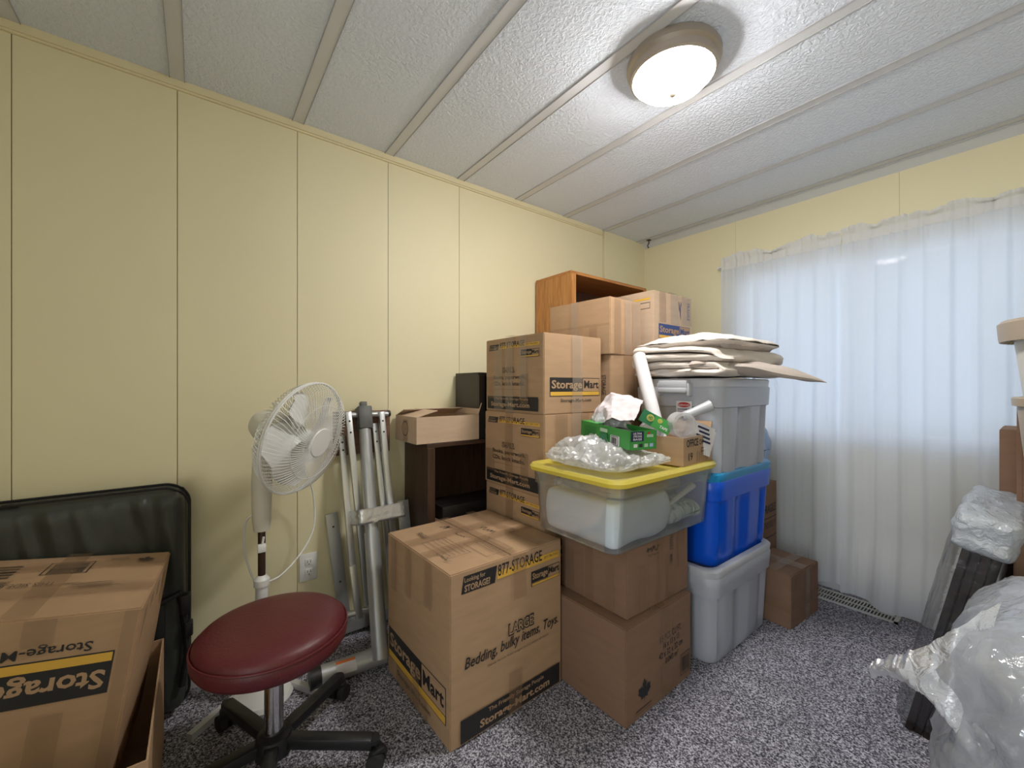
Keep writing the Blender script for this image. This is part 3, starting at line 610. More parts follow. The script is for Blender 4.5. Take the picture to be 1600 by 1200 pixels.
# clear tub
def tub():
    x0, x1, y0, y1, z0, z1 = .73, 1.195, -1.845, -1.195, .602, .852
    cx, cy = .966, -1.527; root = thing('storage_tub', (cx, cy, z0), 'clear plastic tub with a yellow lid, on the scribbled brown box', 'storage bin')
    W0, L0, W1, L1 = .375, .60, .415, .615
    b = MB(); rings = []
    for q, e in ((0, -.02), (.02, 0), (.25, 0), (.5, 0), (.70, 0), (.71, .012), (.90, .012), (.91, .02), (.95, .02)):
        rings.append(rrect(cx, cy, z0+(z1-z0)*q, W0+(W1-W0)*q+e, L0+(L1-L0)*q+e, .04))
    inner = [rrect(cx, cy, z0+(z1-z0)*max(q, .012), W0+(W1-W0)*q-.005+e, L0+(L1-L0)*q-.005+e, .04) for q, e in ((.95, .018), (.70, 0), (.4, 0), (.012, -.01))]
    b.loft(rings+inner, 'clear'); b.build('tub', root, smooth=50)
    b = MB(); rings = []
    for zz, e, r in ((z1-.022, -.006, .05), (z1-.024, .010, .055), (z1-.010, .014, .055), (z1, .006, .05), (z1, -.012, .045), (z1-.006, -.020, .04), (z1-.006, -.12, .03)):
        rings.append(rrect(cx, cy, zz, .430+e*2, .630+e*2, r))
    b.loft(rings, 'yellow'); b.build('lid', root, smooth=40)['label'] = 'yellow lid'
    b = MB(); b.box((cx-.06, cy-L1/2-.02, z1-.060), (cx+.06, cy-L1/2+.0, z1-.03), 'clear', bev=.004); b.build('handle', root)
    b = MB(); b.box((cx-.06, cy+L1/2, z1-.060), (cx+.06, cy+L1/2+.018, z1-.03), 'clear', bev=.004); b.build('handle', root)
    return cx, cy, z0, z1
tcx, tcy, tz0, tz1 = tub()
b = MB(); puffy(b, (tcx-.003, tcy-.105, tz0+.006), .352, .35, .150, 'clothw', 3, .004, 9, p=26); tag(b.build('folded_sheet'), 'pale blue-white folded sheet inside the clear tub', 'linen')
b = MB(); puffy(b, (tcx+.01, tcy-.08, tz0+.158), .32, .30, .045, 'clothb', 5, .006, 9, p=10, n=24); tag(b.build('wrapping_paper'), 'beige paper on the folded sheet inside the clear tub', 'paper')
b = MB(); puffy(b, (tcx+.03, tcy+.175, tz0+.006), .30, .20, .100, 'leaf', 8, .02, 14, p=5, n=28); tag(b.build('leafy_cloth'), 'crumpled green and white leafy cloth inside the clear tub', 'cloth')
b = MB(); b.tube([(tcx+.14, tcy+.08, tz0+.09), (tcx+.15, tcy+.14, tz0+.115), (tcx+.15, tcy+.25, tz0+.145)], [.006, .009, .012], 'white', 10); tag(b.build('plastic_comb'), 'long white plastic comb lying on the leafy cloth in the clear tub', 'comb')
b = MB(); puffy(b, (tcx-.01, tcy+.18, tz0+.10), .22, .20, .09, 'grey', 9, .01, 8, p=6, n=24); tag(b.build('grey_garment'), 'dark grey folded garment at the back of the clear tub', 'clothing')

# ------------------------------------------------------------------ on the tub lid
ZL = tz1+.001
def heap(name, c, r, m, seed, label, cat, amp=.04, f=9, sub=6, parent=None, flatz=True, squash=1, T=None):
    bm = bmesh.new(); bmesh.ops.create_icosphere(bm, subdivisions=sub, radius=1)
    for v in bm.verts:
        p = v.co.copy(); d = p.normalized()
        k = 1+amp/r[0]*(ridged(p*r[0]*1.0, f, seed, 4)-.25)*1.2+.22*fn(p, 1.6, seed)
        q = Vector((d.x*r[0]*k, d.y*r[1]*k, d.z*r[2]*k))
        if flatz and q.z < 0: q.z *= .12
        v.co = q+Vector(c)
    if flatz:
        mn = min(v.co.z for v in bm.verts)
        for v in bm.verts: v.co.z += c[2]-mn
    b = MB(); b.bm(bm, m); o = b.build(name, parent, smooth=65)
    if parent is None: tag(o, label, cat)
    return o
b = MB(); puffy(b, (tcx+.028, tcy-.150, ZL), .34, .31, .062, 'film', 31, .026, 12, p=3.0, n=90, rg=.030, flat=True)
puffy(b, (tcx-.055, tcy-.10, ZL+.002), .20, .22, .085, 'film', 37, .02, 14, p=2.6, n=60, rg=.03, flat=True)
tag(b.build('plastic_bag', smooth=70), 'crumpled clear plastic bag lying on the yellow lid', 'plastic bag')
# green carton
gT = Matrix.Translation((1.104, -1.676, ZL+.072)) @ Matrix.Rotation(math.radians(-14), 4, 'Z') @ Matrix.Rotation(math.radians(3), 4, 'Y')
gr = thing('bag_carton', gT.translation+Vector((-.15, .06, 0)), 'small opened green carton lying on the clear plastic bag', 'carton')
b = MB(); gl, gw, gh = .31, .118, .068; th = .0015
b.box((-gl, 0, 0), (0, gw, th), 'green', gT); b.box((-gl, 0, 0), (0, th, gh), 'green', gT); b.box((-gl, gw-th, 0), (0, gw, gh), 'green', gT); b.box((-th, 0, 0), (0, gw, gh), 'green', gT); b.box((-gl, 0, 0), (-gl+th, gw, gh), 'dgreen', gT)
b.box((-gl, .0, gh-th), (-gl+.10, gw, gh), 'green', gT)
F = Face(b, lambda u, v, e: gT @ Vector((-gl+u*gl, -e, gh*(1-v))), gl, gh)
F.rect(.66-.02, .42, .81, .98, 'paper', 1); F.k = 4; F.barcode(.66, .45, .79, .94, 'ink', 5); F.rect(.45, .15, .60, .35, 'lime'); F.rect(.45, .42, .60, .9, 'dgreen')
for k in range(7): F.rect(.10, .22+.09*k, .36, .25+.09*k, 'dgreen', 1)
F = Face(b, lambda u, v, e: gT @ Vector((e, u*gw, gh*(1-v))), gw, gh)
F.rect(.02, .02, .5, .55, 'navy', 1)
for k, tt in enumerate(('ULTRA', 'STRONG', 'BAGS')): F.text(tt, .1, .08+.15*k, .42, .19+.15*k, 'paper', .02)
for k, mm in enumerate(('paper', 'ink', 'lime', 'ltblue')): F.rect(.12+.20*k, .68, .26+.20*k, .86, mm, 1)
F.rect(.6, .2, .85, .35, 'lime', 1); F.rect(.62, .08, .72, .18, 'redl', 1)
b.build('carton_body', gr, smooth=0)
b = MB(); puffy(b, (0, 0, 0), .17, .095, .05, 'ink', 3, .006, 20, p=4, n=18, T=gT @ Matrix.Translation((-gl+.20, gw/2, .004))); tag(b.build('bin_liner_roll'), 'black bin liners inside the green carton', 'bin liners')
# open carton with marker writing
def open_box(name, corner, lx, ly, h, mat, label, yaw=0, th=.004, art=None, flaps=(), cat='box', inner='cardin', T0=None):
    R = Matrix.Translation(corner) @ Matrix.Rotation(yaw, 4, 'Z')
    if T0 is not None: R = T0 @ R
    root = thing(name, R @ Vector((-lx/2, ly/2, 0)), label, cat); b = MB()
    b.box((-lx, 0, 0), (0, ly, th), mat, R); b.box((-lx, 0, th), (0, th, h), mat, R); b.box((-lx, ly-th, th), (0, ly, h), mat, R); b.box((-th, th, th), (0, ly-th, h), mat, R); b.box((-lx, th, th), (-lx+th, ly-th, h), mat, R)
    if art: art(dict(F=Face(b, lambda u, v, e: R @ Vector((-lx+u*lx, -e, h*(1-v))), lx, h), R=Face(b, lambda u, v, e: R @ Vector((e, u*ly, h*(1-v))), ly, h)))
    b.build('carton_body', root, smooth=0)
    for (sd, fl, a) in flaps:
        b = MB(); a = math.radians(a)
        if sd == 'F': T = R @ Matrix.Translation((0, 0, h)) @ Matrix.Rotation(a, 4, 'X'); b.box((-lx+.003, 0, 0), (-.003, th*.8, fl), mat, T)
        if sd == 'B': T = R @ Matrix.Translation((0, ly, h)) @ Matrix.Rotation(-a, 4, 'X'); b.box((-lx+.003, -th*.8, 0), (-.003, 0, fl), mat, T)
        if sd == 'R': T = R @ Matrix.Translation((0, 0, h)) @ Matrix.Rotation(a, 4, 'Y'); b.box((-th*.8, .003, 0), (0, ly-.003, fl), mat, T)
        if sd == 'L': T = R @ Matrix.Translation((-lx, 0, h)) @ Matrix.Rotation(-a, 4, 'Y'); b.box((0, .003, 0), (th*.8, ly-.003, fl), mat, T)
        b.build('flap', root, smooth=0)
    return root
def art_off(f):
    R = f['R']; R.text('OFFICE', .10, .08, .50, .36, 'ink', .03); R.text('CHARGERS', .54, .14, .97, .34, 'ink', .02); R.text('CORDS', .60, .44, .92, .62, 'ink', .02); R.text('19', .16, .56, .30, .84, 'ink', .01)
    for k in range(6): R.rect(.45+.07*k, .55+.03*(k % 2), .465+.07*k, .95, 'inkg')
    R.rect(.02, .0, .98, .06, 'ctape')
open_box('open_box', (1.178, -1.456, ZL), .200, .240, .106, 'card', 'small open box with OFFICE written in marker, on the corner of the yellow lid', yaw=math.radians(4), art=art_off, flaps=(('B', .05, 20),))
# things standing in the open box
b = MB(); b.tube([(1.06, -1.395, ZL+.020), (.853, -1.268, 1.292)], .029, 'paper', 24); b.tube([(.8535, -1.2683, 1.2915), (.852, -1.2675, 1.2935)], .024, 'trimwhite', 24)
tag(b.build('paper_roll'), 'long white paper roll leaning out of the small open box against the comforter', 'roll')
heap('packing_film', (.893, -1.525, ZL), (.100, .080, .165), 'filmw', 41, 'crumpled cloudy film heaped behind the green carton', 'plastic film', amp=.03, f=14, sub=5)
def crumpled_sheet(c, size, seed, m, T=None):
    b = MB(); n = 26; vs = []; fs = []
    for side in (0, 1):
        for j in range(n+1):
            for i in range(n+1):
                u = -1+2*i/n; v = -1+2*j/n
                z = .045*(1-abs(u+.2*v)*1.3)+.022*ridged((u*.5, v*.5, 0), 2.6, seed, 2)-.02*abs(v)
                vs.append(Vector((c[0]+u*size[0]/2*(1-.15*abs(v)), c[1]+v*size[1]/2*(1-.1*abs(u)), c[2]+z+(.0012 if side else 0))))
    for j in range(n):
        for i in range(n): a = j*(n+1)+i; fs.append((a, a+n+1, a+n+2, a+1)); a += (n+1)**2; fs.append((a, a+1, a+n+2, a+n+1))
    b.add(vs, fs, m, T); return b
T = Matrix.Translation((.925, -1.525, 1.052)) @ Matrix.Rotation(math.radians(38), 4, 'X') @ Matrix.Rotation(math.radians(20), 4, 'Z')
tag(crumpled_sheet((0, 0, 0), (.215, .19), 5, 'pinkp', T).build('wrapping_paper', smooth=30), 'crumpled white paper with grey lines on top of the cloudy film', 'paper')
# green cardboard of a tape dispenser, tape roll and grey handle
tp = thing('tape_dispenser', (1.09, -1.41, .99), 'packing tape dispenser with a green label and grey handle in the small open box', 'tape dispenser')
Tt = Matrix.Translation((1.020, -1.470, 1.062)) @ Matrix.Rotation(math.radians(38), 4, 'Z') @ Matrix.Rotation(math.radians(28), 4, 'Y') @ Matrix.Rotation(math.radians(-8), 4, 'X')
b = MB(); b.box((0, 0, -.050), (.125, .004, 0), 'dgreen', Tt)
F = Face(b, lambda u, v, e: Tt @ Vector((u*.125, -e, -v*.050)), .125, .050); F.rect(.42, 0, 1, 1, 'green', 1); F.k = 4
for (u, v, r_) in ((.30, .42, .15), (.60, .30, .10)):
    pts = [F.P(u+r_*math.cos(a)*.8, v+r_*math.sin(a)*1.9) for a in [i*PI/8 for i in range(16)]]; b.add(pts, [list(range(16))], 'yellow')
F.k = 8; F.text('TAPE', .66, .58, .92, .80, 'paper', .02); F.text('HD', .24, .28, .37, .55, 'dgreen', .02)
b.build('label_card', tp, smooth=0)['label'] = 'green label card'
b = MB(); Tc = Matrix.Translation((1.125, -1.38, 1.0)) @ Matrix.Rotation(math.radians(62), 4, 'Z') @ Matrix.Rotation(PI/2, 4, 'X') 
b.lathe([(.038, -.024), (.05, -.024), (.05, .024), (.038, .024), (.038, -.024)], 'film', 32, Tc); b.build('tape_roll', tp)
b = MB(); b.tube([(1.115, -1.355, 1.030), (1.152, -1.315, 1.052), (1.190, -1.275, 1.076)], [.017, .018, .022], 'pale', 20, cap=True); b.tube([(1.190, -1.275, 1.076), (1.1925, -1.2725, 1.0775)], [.017, .017], 'dgrey', 20); b.build('handle', tp)
b = MB(); b.lathe([(.036, -.02), (.046, -.02), (.046, .02), (.036, .02), (.036, -.02)], 'film', 32, Matrix.Translation((1.02, -1.425, .965)) @ Matrix.Rotation(math.radians(50), 4, 'Z') @ Matrix.Rotation(PI/2, 4, 'X')); tag(b.build('tape_roll'), 'roll of clear packing tape tucked beside the green label card', 'tape roll')
for i, (px, py, pz, a, tl, lab) in enumerate(((1.165, -1.30, .915, 20, .115, 'folded white sheet with black print sticking up in the small open box'), (1.135, -1.26, .90, 8, .13, 'white printed page standing at the back of the small open box'))):
    b = MB(); Tq = Matrix.Translation((px, py, pz)) @ Matrix.Rotation(math.radians(60+a), 4, 'Z') @ Matrix.Rotation(math.radians(18), 4, 'Y')
    b.box((-.06, 0, -.03), (.06, .0012, .085), 'paper', Tq); F = Face(b, lambda u, v, e, Tq=Tq: Tq @ Vector((-.06+u*.12, -e, .085-v*.115)), .12, .115)
    for k in range(4): F.rect(.12+.1*(k % 2), .10+.14*k, .7+.06*k, .17+.14*k, 'navy', 1)
    tag(b.build('printed_sheet', smooth=0), lab, 'paper')

# ------------------------------------------------------------------ folded comforter on the top tote
ZB = .767+.418+.002
b = MB(); cx, cy = .985, -.925
lay = [(.40, .60, .036, 'blanket', 0, 0), (.40, .59, .040, 'blanket', .006, 2), (.42, .58, .044, 'blanket', -.004, -1), (.42, .60, .058, 'blanket', .0, 3)]
def sheetfold():
    """one long cloth folded back and forth, seen as a serpentine from the side"""
    vs = []; fs = []; NY = 56
    # serpentine profile in x,z (closed band with thickness)
    path = []; z = .018; t = .014
    lv = [(.0, .020), (.012, .052), (.0, .086), (.016, .122)]
    x0, x1 = -.20, .20
    ctr = []
    for i, (dx, zz) in enumerate(lv):
        xs = [x0+dx+(x1-x0-dx)*k/16 for k in range(17)]
        if i % 2: xs = xs[::-1]
        for x in xs: ctr.append((x, zz))
        if i < len(lv)-1:
            zn = lv[i+1][1]; xe = xs[-1]; r = (zn-zz)/2
            for k in range(1, 6):
                a = -PI/2+PI*k/6; ctr.append((xe+(r*math.cos(a))*(1 if i % 2 == 0 else -1), (zz+zn)/2+r*math.sin(a)))
    n = len(ctr); T_ = .0165
    def nrm(i):
        a = ctr[max(0, i-1)]; c = ctr[min(n-1, i+1)]; dx, dz = c[0]-a[0], c[1]-a[1]; L_ = math.hypot(dx, dz); return (-dz/L_, dx/L_)
    prof = [(ctr[i][0]+nrm(i)[0]*T_, ctr[i][1]+nrm(i)[1]*T_) for i in range(n)]+[(ctr[i][0]-nrm(i)[0]*T_, ctr[i][1]-nrm(i)[1]*T_) for i in range(n-1, -1, -1)]
    m = len(prof)
    for j in range(NY+1):
        s = -1+2*j/NY; y = .30*math.sin(PI/2*s)
        pinch = max(.12, (1-abs(s)**10))
        for k, (x, z) in enumerate(prof):
            ce = ctr[k if k < n else m-1-k]
            xx = ce[0]+(x-ce[0])*pinch; zz = ce[1]+(z-ce[1])*pinch
            lvl = zz/.13
            off = .012*fn((x*3, y*4, lvl*1.3), 1.5, 3)+.005*fn((x*14, y*9, lvl*2), 1, 8)
            ex = .034*fn((y*5, lvl*2.4, 1), 1.2, 9)*(abs(x)/.2)
            ey = (.040*fn((x*5, lvl*2.6, 5), 1.1, 4)+.012*fn((x*16, lvl*4, 5), 1, 4))*abs(s)**3
            sag = -.020*max(0, (x/.2))*lvl+.020*lvl*(1-(x/.22)**2)*(1-s*s)
            vs.append(Vector((cx+xx*(1+.06*s)+ex, cy+y+ey, ZB+.004+zz+off+sag)))
    for j in range(NY):
        for k in range(m): fs.append((j*m+k, j*m+(k+1) % m, (j+1)*m+(k+1) % m, (j+1)*m+k))
    fs.append(list(range(m))[::-1]); fs.append([NY*m+k for k in range(m)])
    b.add(vs, fs, 'blanket')
sheetfold()
puffy(b, (cx+.01, cy, ZB+.132), .45, .59, .046, 'blanket', 6, .012, 6, p=3.4, n=60, dome=.020, rg=.012)
com = thing('comforter', (cx, cy, ZB), 'cream comforter folded in layers on top of the grey latched tote', 'bedding')
for v in b.v: v.z = max(v.z, ZB+.0005)
b.build('folds', com, smooth=80)
b = MB()   # rolled edge at the window side, top
pts = []
for k in range(15):
    s = k/14; pts.append((cx+.19+.01*fn((s*3, 0, 0), 1, 2), cy-.24+.50*s, ZB+.148+.006*fn((s*4, 1, 0), 1, 4)))
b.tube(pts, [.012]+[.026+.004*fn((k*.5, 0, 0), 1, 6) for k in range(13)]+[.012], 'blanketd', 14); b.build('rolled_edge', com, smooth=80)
b = MB()   # hanging tongue pointing to the curtain
vs = []; fs = []; n = 24
for side in (1, -1):
    for j in range(n+1):
        for i in range(n+1):
            u = i/n; v = j/n; wd = .40*(1-u**1.3)+.004; x = cx+.10+u*.375; y = cy-.13+u*.17+(v-.5)*wd
            z = ZB+.030-.070*u**2.2+.010*fn((u*4, v*4, 0), 1.2, 7)+side*.024*(1-(2*v-1)**6)*(1-u**5)+.018+.012*math.sin(v*9+u*5)*(1-u)
            if x < 1.185: z = max(z, ZB+.002 if side < 0 else ZB+.004)
            vs.append(Vector((x, y, z)))
for j in range(n):
    for i in range(n): a = j*(n+1)+i; fs.append((a, a+1, a+n+2, a+n+1)); a += (n+1)**2; fs.append((a, a+n+1, a+n+2, a+1))
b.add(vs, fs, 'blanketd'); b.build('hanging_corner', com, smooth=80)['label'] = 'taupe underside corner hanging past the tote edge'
b = MB(); puffy(b, (.90, -.29, .605), .23, .18, .36, 'ltblue', 3, .02, 7, p=3, n=30, rg=.02); tag(b.build('plastic_bag'), 'pale blue plastic bag of things on the tall box by the curtain', 'plastic bag')

# ================================================================== BOOKCASES
def bookcase(name, x0, x1, y0, y1, z0, z1, m, medge, mi, label, shelves=(), th=.018, cat='bookcase', kick=.07):
    root = thing(name, ((x0+x1)/2, (y0+y1)/2, z0), label, cat)
    for nm, yy in (('side_panel', y0), ('side_panel', y1-th)):
        b = MB(); b.box((x0, yy, z0), (x1-.001, yy+th, z1-th), m, bev=.001); b.build(nm, root, smooth=0)
    b = MB(); b.box((x0, y0, z1-th), (x1, y1, z1), medge, bev=.0015); b.build('top_panel', root, smooth=0)
    b = MB(); b.box((x0, y0+th, z0), (x0+.006, y1-th, z1-th), mi); b.build('back_panel', root, smooth=0)
    for s in shelves: b = MB(); b.box((x0+.006, y0+th, s-th/2), (x1-.004, y1-th, s+th/2), mi, bev=.001); b.build('shelf', root, smooth=0)
    b = MB(); b.box((x1-.02, y0+th, z0), (x1-.006, y1-th, z0+kick), m); b.box((x0+.006, y0+th, z0+kick), (x1-.006, y1-th, z0+kick+.012), mi); b.build('bottom_shelf', root, smooth=0)
    b = MB(); b.box((x1-.001, y0, z0), (x1+.008, y0+.036, z1-th), m, bev=.001); b.build('face_strip', root, smooth=0)
    b = MB(); b.box((x1-.001, y1-.036, z0), (x1+.008, y1, z1-th), m, bev=.001); b.build('face_strip', root, smooth=0)
    return root
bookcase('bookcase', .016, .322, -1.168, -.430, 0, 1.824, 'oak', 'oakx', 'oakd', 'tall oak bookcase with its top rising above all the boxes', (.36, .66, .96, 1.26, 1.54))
bookcase('bookcase', .016, .272, -2.046, -1.30, 0, .885, 'wal', 'waly', 'wal', 'low open walnut bookcase beside the folded metal stand', (), kick=.08)
bookcase('storage_cabinet', .016, .245, -1.752, -1.42, .887, 1.222, 'dark', 'dark', 'dark', 'small black cabinet standing on the walnut bookcase behind the tray carton', (), th=.014, cat='cabinet', kick=.01)
open_box('tray_carton', (.262, -2.094, .887), .243, .335, .123, 'card3', 'shallow open carton with a round mark, on the walnut bookcase', flaps=(('L', .10, -72), ('F', .11, -75), ('B', .06, 20)),
         art=lambda f: [f['F'].rect(.38+.0, .14, .60, .98, 'tape')]+[f['F'].mb.add([f['F'].P(.48+rr*math.cos(a*PI/16)*.9*(1 if k < 32 else 1), .48+rr*1.75*math.sin(a*PI/16)) for k in range(1) for a in range(32) for rr in (.145, .165)], [(2*a, 2*a+1, (2*a+3) % 64, (2*a+2) % 64) for a in range(32)], 'inkg')])
# contents
b0 = carton('storage_box', (.245, -1.955, .094), .22, .24, .28, 'dark', 'dark grey box inside the walnut bookcase at the back', gapaxis=None) if 0 else None
b = MB(); b.box((.03, -1.93, .093), (.20, -1.45, .56), 'dark', bev=.006); tag(b.build('storage_box'), 'dark grey box with a black lid inside the walnut bookcase', 'box')
b = MB(); b.box((.205, -1.84, .093), (.263, -1.46, .50), 'card2', bev=.003); tag(b.build('shipping_box'), 'small brown box in front of the dark grey one in the walnut bookcase', 'box')
b = MB(); b.box((.21, -1.925, .093), (.262, -1.85, .46), 'bluep', bev=.004); tag(b.build('blue_package'), 'bright blue package inside the walnut bookcase', 'package')
b = MB(); b.box((.05, -2.02, .093), (.255, -1.94, .50), 'card2', bev=.003); tag(b.build('shipping_box'), 'narrow brown box standing against the side of the walnut bookcase', 'box')

# ================================================================== LEFT: case, tilted box, carton
cs = thing('carry_case', (.10, -3.35, 0), 'large olive-black padded folding table case standing against the yellow wall', 'carrying case')
b = MB(); vs = []; fs = []
ycf, yce = -2.905, -3.80
NYc, NZ = 110, 50
def case_surf(side):
    base = len(vs)
    for j in range(NZ+1):
        for i in range(NYc+1):
            u = i/NYc; v = j/NZ; y = ycf+(yce-ycf)*u; z = .02+.775*v
            r = .07; du = min(u*(ycf-yce), (1-u)*(ycf-yce)); dv = min(v, 1-v)*.775
            # round the outline corners
            if du < r and dv < r:
                d = math.hypot(r-du, r-dv)
                if d > r: k = r/d; y += (-(r-du)*(1-k) if u < .5 else (r-du)*(1-k)); z += ((r-dv)*(1-k) if v < .5 else -(r-dv)*(1-k))
            edge = min(1, min(du, dv)/.05); e = math.sqrt(max(0, 1-(1-edge)**2))
            x = .092+side*(.028+.044*e)
            x += side*(.012*fn((y*2.2, z*2.2, side), 1, 3)+.034*max(0, fn((y*8+z*1.5, z*1.6, 2), 1, 5))*e+.020*(ridged((y*1.6+z*.4, z*.35, 1), 6, 2, 3)-.4)*e*max(.2, min(1, (z-.3)*2)))
            vs.append(Vector((max(x, .016), y, z)))
    return base
a0 = case_surf(1); a1 = case_surf(-1)
for base, fl in ((a0, 1), (a1, 0)):
    for j in range(NZ):
        for i in range(NYc): a = base+j*(NYc+1)+i; q = (a, a+1, a+NYc+2, a+NYc+1); fs.append(q if not fl else q[::-1])
bd = [(0, i) for i in range(NYc)]+[(j, NYc) for j in range(NZ)]+[(NZ, i) for i in range(NYc, 0, -1)]+[(j, 0) for j in range(NZ, 0, -1)]
for k in range(len(bd)):
    p = bd[k]; q = bd[(k+1) % len(bd)]; A = p[0]*(NYc+1)+p[1]; B = q[0]*(NYc+1)+q[1]; fs.append((a0+A, a0+B, a1+B, a1+A))
b.add(vs, fs, 'bag'); b.build('case_body', cs, smooth=60)
for xx in (.132, .060):
    b = MB(); pts = []
    for k in range(len(bd)):
        p = bd[k]; A = a0+p[0]*(NYc+1)+p[1]; q = vs[A]; pts.append((xx, q.y+(.004 if p[1] == 0 else 0), q.z+(.003 if p[0] == NZ else 0)))
    b.tube(pts+[pts[0]], .0045, 'bagd', 6); b.build('piping', cs)
b = MB(); b.box((.16, -3.0, .05), (.192, -2.965, .42), 'bagd', bev=.004); b.tube([(.185, -2.985, .42), (.178, -2.93, .44), (.165, -2.918, .38), (.17, -2.91, .30), (.17, -2.905, .22), (.18, -2.92, .12)], .011, 'bagd', 8); b.build('strap', cs)
b = MB(); b.box((.150, -2.925, .36), (.185, -2.895, .43), 'black', bev=.006); b.build('buckle', cs)
b = MB(); b.box((.155, -2.915, .285), (.19, -2.890, .335), 'black', bev=.006); b.build('buckle', cs)
b = MB(); puffy(b, (.125, -3.0, .70), .11, .10, .0, 'bagd') if 0 else b.box((.10, -3.46, .785), (.13, -3.30, .80), 'bagd', bev=.004); b.build('carry_handle', cs)

open_box('open_box', (.79, -3.62, 0), .55, .655, .33, 'card', 'open carton on the carpet with an upside-down moving box resting inside it', flaps=())
# upside down tilted moving box
def art_up(f):
    F = f['R']
    F = f['F']
Ttilt = Matrix.Translation((.632, -2.986, .604)) @ Matrix.Rotation(math.radians(-8.5), 4, 'X') @ Matrix.Rotation(math.radians(-5), 4, 'Z') @ Matrix.Translation((-.632, 2.986, -.604))
def tilted():
    lx, ly, h = .425, .52, .46; x1, y0, z1 = .632, -2.986, .604
    # front seen face is +x; box runs from y0 back to y0-ly
    def art(f):
        R = f['R']   # +x face, u along +y ; print is upside down
        logo(R, .30, .20, .93, .41, flip=True, split=.62); R.text('Storage-Mart.com', .36, .122, .85, .185, 'ink', .012, flip=True)
        R.rect(.0, .0, .06, .0, 'tape') if 0 else None
        T = f['T']
        # top art: u along x, v toward -y
        T.rect(.16, .34, .34, .48, 'inkg'); T.frame(.14, .32, .36, .50, .003, 'ink')
        for k in range(5): T.rect(.16+.05*k, .60, .18+.05*k, .80, 'inkg', 1)
        T.vtext('THIS SIDE UP', .50, .40, .56, .62, 'inkg'); T.scrib(.44, .55, .52, .70, 'inkg', 4, 14); T.scrib(.55, .1, .64, .4, 'inkg', 14, 12)
        T.vtext('MADE IN CANADA', .12, .18, .16, .26, 'ink'); T.leaf(.18, .10, .024, 'ink', 1.4)
        pts = [T.P(.75+.10*math.cos(a), .62+.06*math.sin(a)) for a in [i*PI/16 for i in range(32)]]; pts2 = [T.P(.75+.08*math.cos(a), .62+.045*math.sin(a)) for a in [i*PI/16 for i in range(32)]]
        f['T'].mb.add(pts+pts2, [(i, (i+1) % 32, 32+(i+1) % 32, 32+i) for i in range(32)], 'inkg')
        B = Face(f['T'].mb, lambda u, v, e: Ttilt @ Vector((x1-u*lx, y0+e, z1-h*v)), lx, h)
        for k in range(4): B.rect(.10+.2*k, .05, .2+.2*k, .9, 'tape', 3)
    def tp(g):
        R = g['R']; R.rect(.34, .42, .46, 1, 'tape'); R.rect(.62, 0, .72, .13, 'tape'); R.rect(.94, 0, .99, 1, 'tape'); R.rect(.70, .46, .80, 1, 'tape')
        T = g['T']; T.rect(.60, 0, .74, 1, 'tape'); T.rect(.18, 0, .30, 1, 'tape'); T.rect(0, .36, 1, .46, 'tape')
    return carton('moving_box', (x1, y0-ly, z1-h), lx, ly, h, 'card', 'tilted moving box with its black and yellow logo upside down, beside the maroon stool', art=art, tapes=tp, T=Ttilt, gapaxis=None)
tilted()

# ================================================================== STOOL
SX, SY = .590, -2.698
st = thing('rolling_stool', (SX, SY, 0), 'round maroon vinyl stool on a chrome column with black caster legs', 'stool')
T = Matrix.Translation((SX, SY, 0)); TS = Matrix.Translation((SX, SY, .018)); R0 = .201
b = MB(); b.lathe([(.02, .352), (R0-.03, .352), (R0-.008, .358), (R0, .372), (R0+.002, .390), (R0-.001, .404), (R0-.003, .4065), (R0-.004, .410), (R0-.006, .418), (R0-.016, .428), (R0-.04, .436), (R0-.09, .441), (.03, .443), (.002, .443)], 'maroon', 64, TS); b.build('seat', st, smooth=80)
b = MB(); b.tube([(SX+(R0+.0005)*math.cos(a), SY+(R0+.0005)*math.sin(a), .425) for a in [2*PI*i/64 for i in range(65)]], .0032, 'maroond', 6); b.build('piping', st)
b = MB(); b.lathe([(.09, .362), (.09, .370), (.02, .370)], 'black', 24, T); b.lathe([(.0255, .10), (.0255, .30)], 'chrome', 24, T); b.lathe([(.032, .30), (.034, .364)], 'chrome', 24, T); b.build('column', st)
b = MB(); b.lathe([(.05, .065), (.052, .10), (.046, .118), (.030, .125), (.030, .13)], 'black', 24, T); b.build('hub', st)
for k in range(5):
    a = math.radians(128+72*k); d = Vector((math.cos(a), math.sin(a), 0)); c = Vector((SX, SY, 0))
    b = MB(); p0 = c+d*.035+Vector((0, 0, .095)); p1 = c+d*.29+Vector((0, 0, .078)); b.bar(p0, p1, .040, .034, 'black', up=(0, 0, 1), bev=.008); b.tube([p1+Vector((0, 0, -.0)), p1+Vector((0, 0, .012))], .020, 'black', 12)
    leg = b.build('leg', st, origin=c+d*.29)
    b = MB(); sd = Vector((-d.y, d.x, 0)); cc = c+d*.30
    for sgn in (-1, 1):
        q = cc+sd*sgn*.016; b.tube([q+Vector((0, 0, .026))-sd*.010, q+Vector((0, 0, .026))+sd*.010], .026, 'rubber', 20)
    b.tube([cc+Vector((0, 0, .026)), cc+Vector((0, 0, .07))], .006, 'black', 8); b.tube([cc+Vector((0, 0, .026))-sd*.02, cc+Vector((0, 0, .026))+sd*.02], .008, 'black', 8); b.box(cc+Vector((-.02, -.02, .045)), cc+Vector((.02, .02, .062)), 'black', bev=.006)
    b.build('caster', leg)

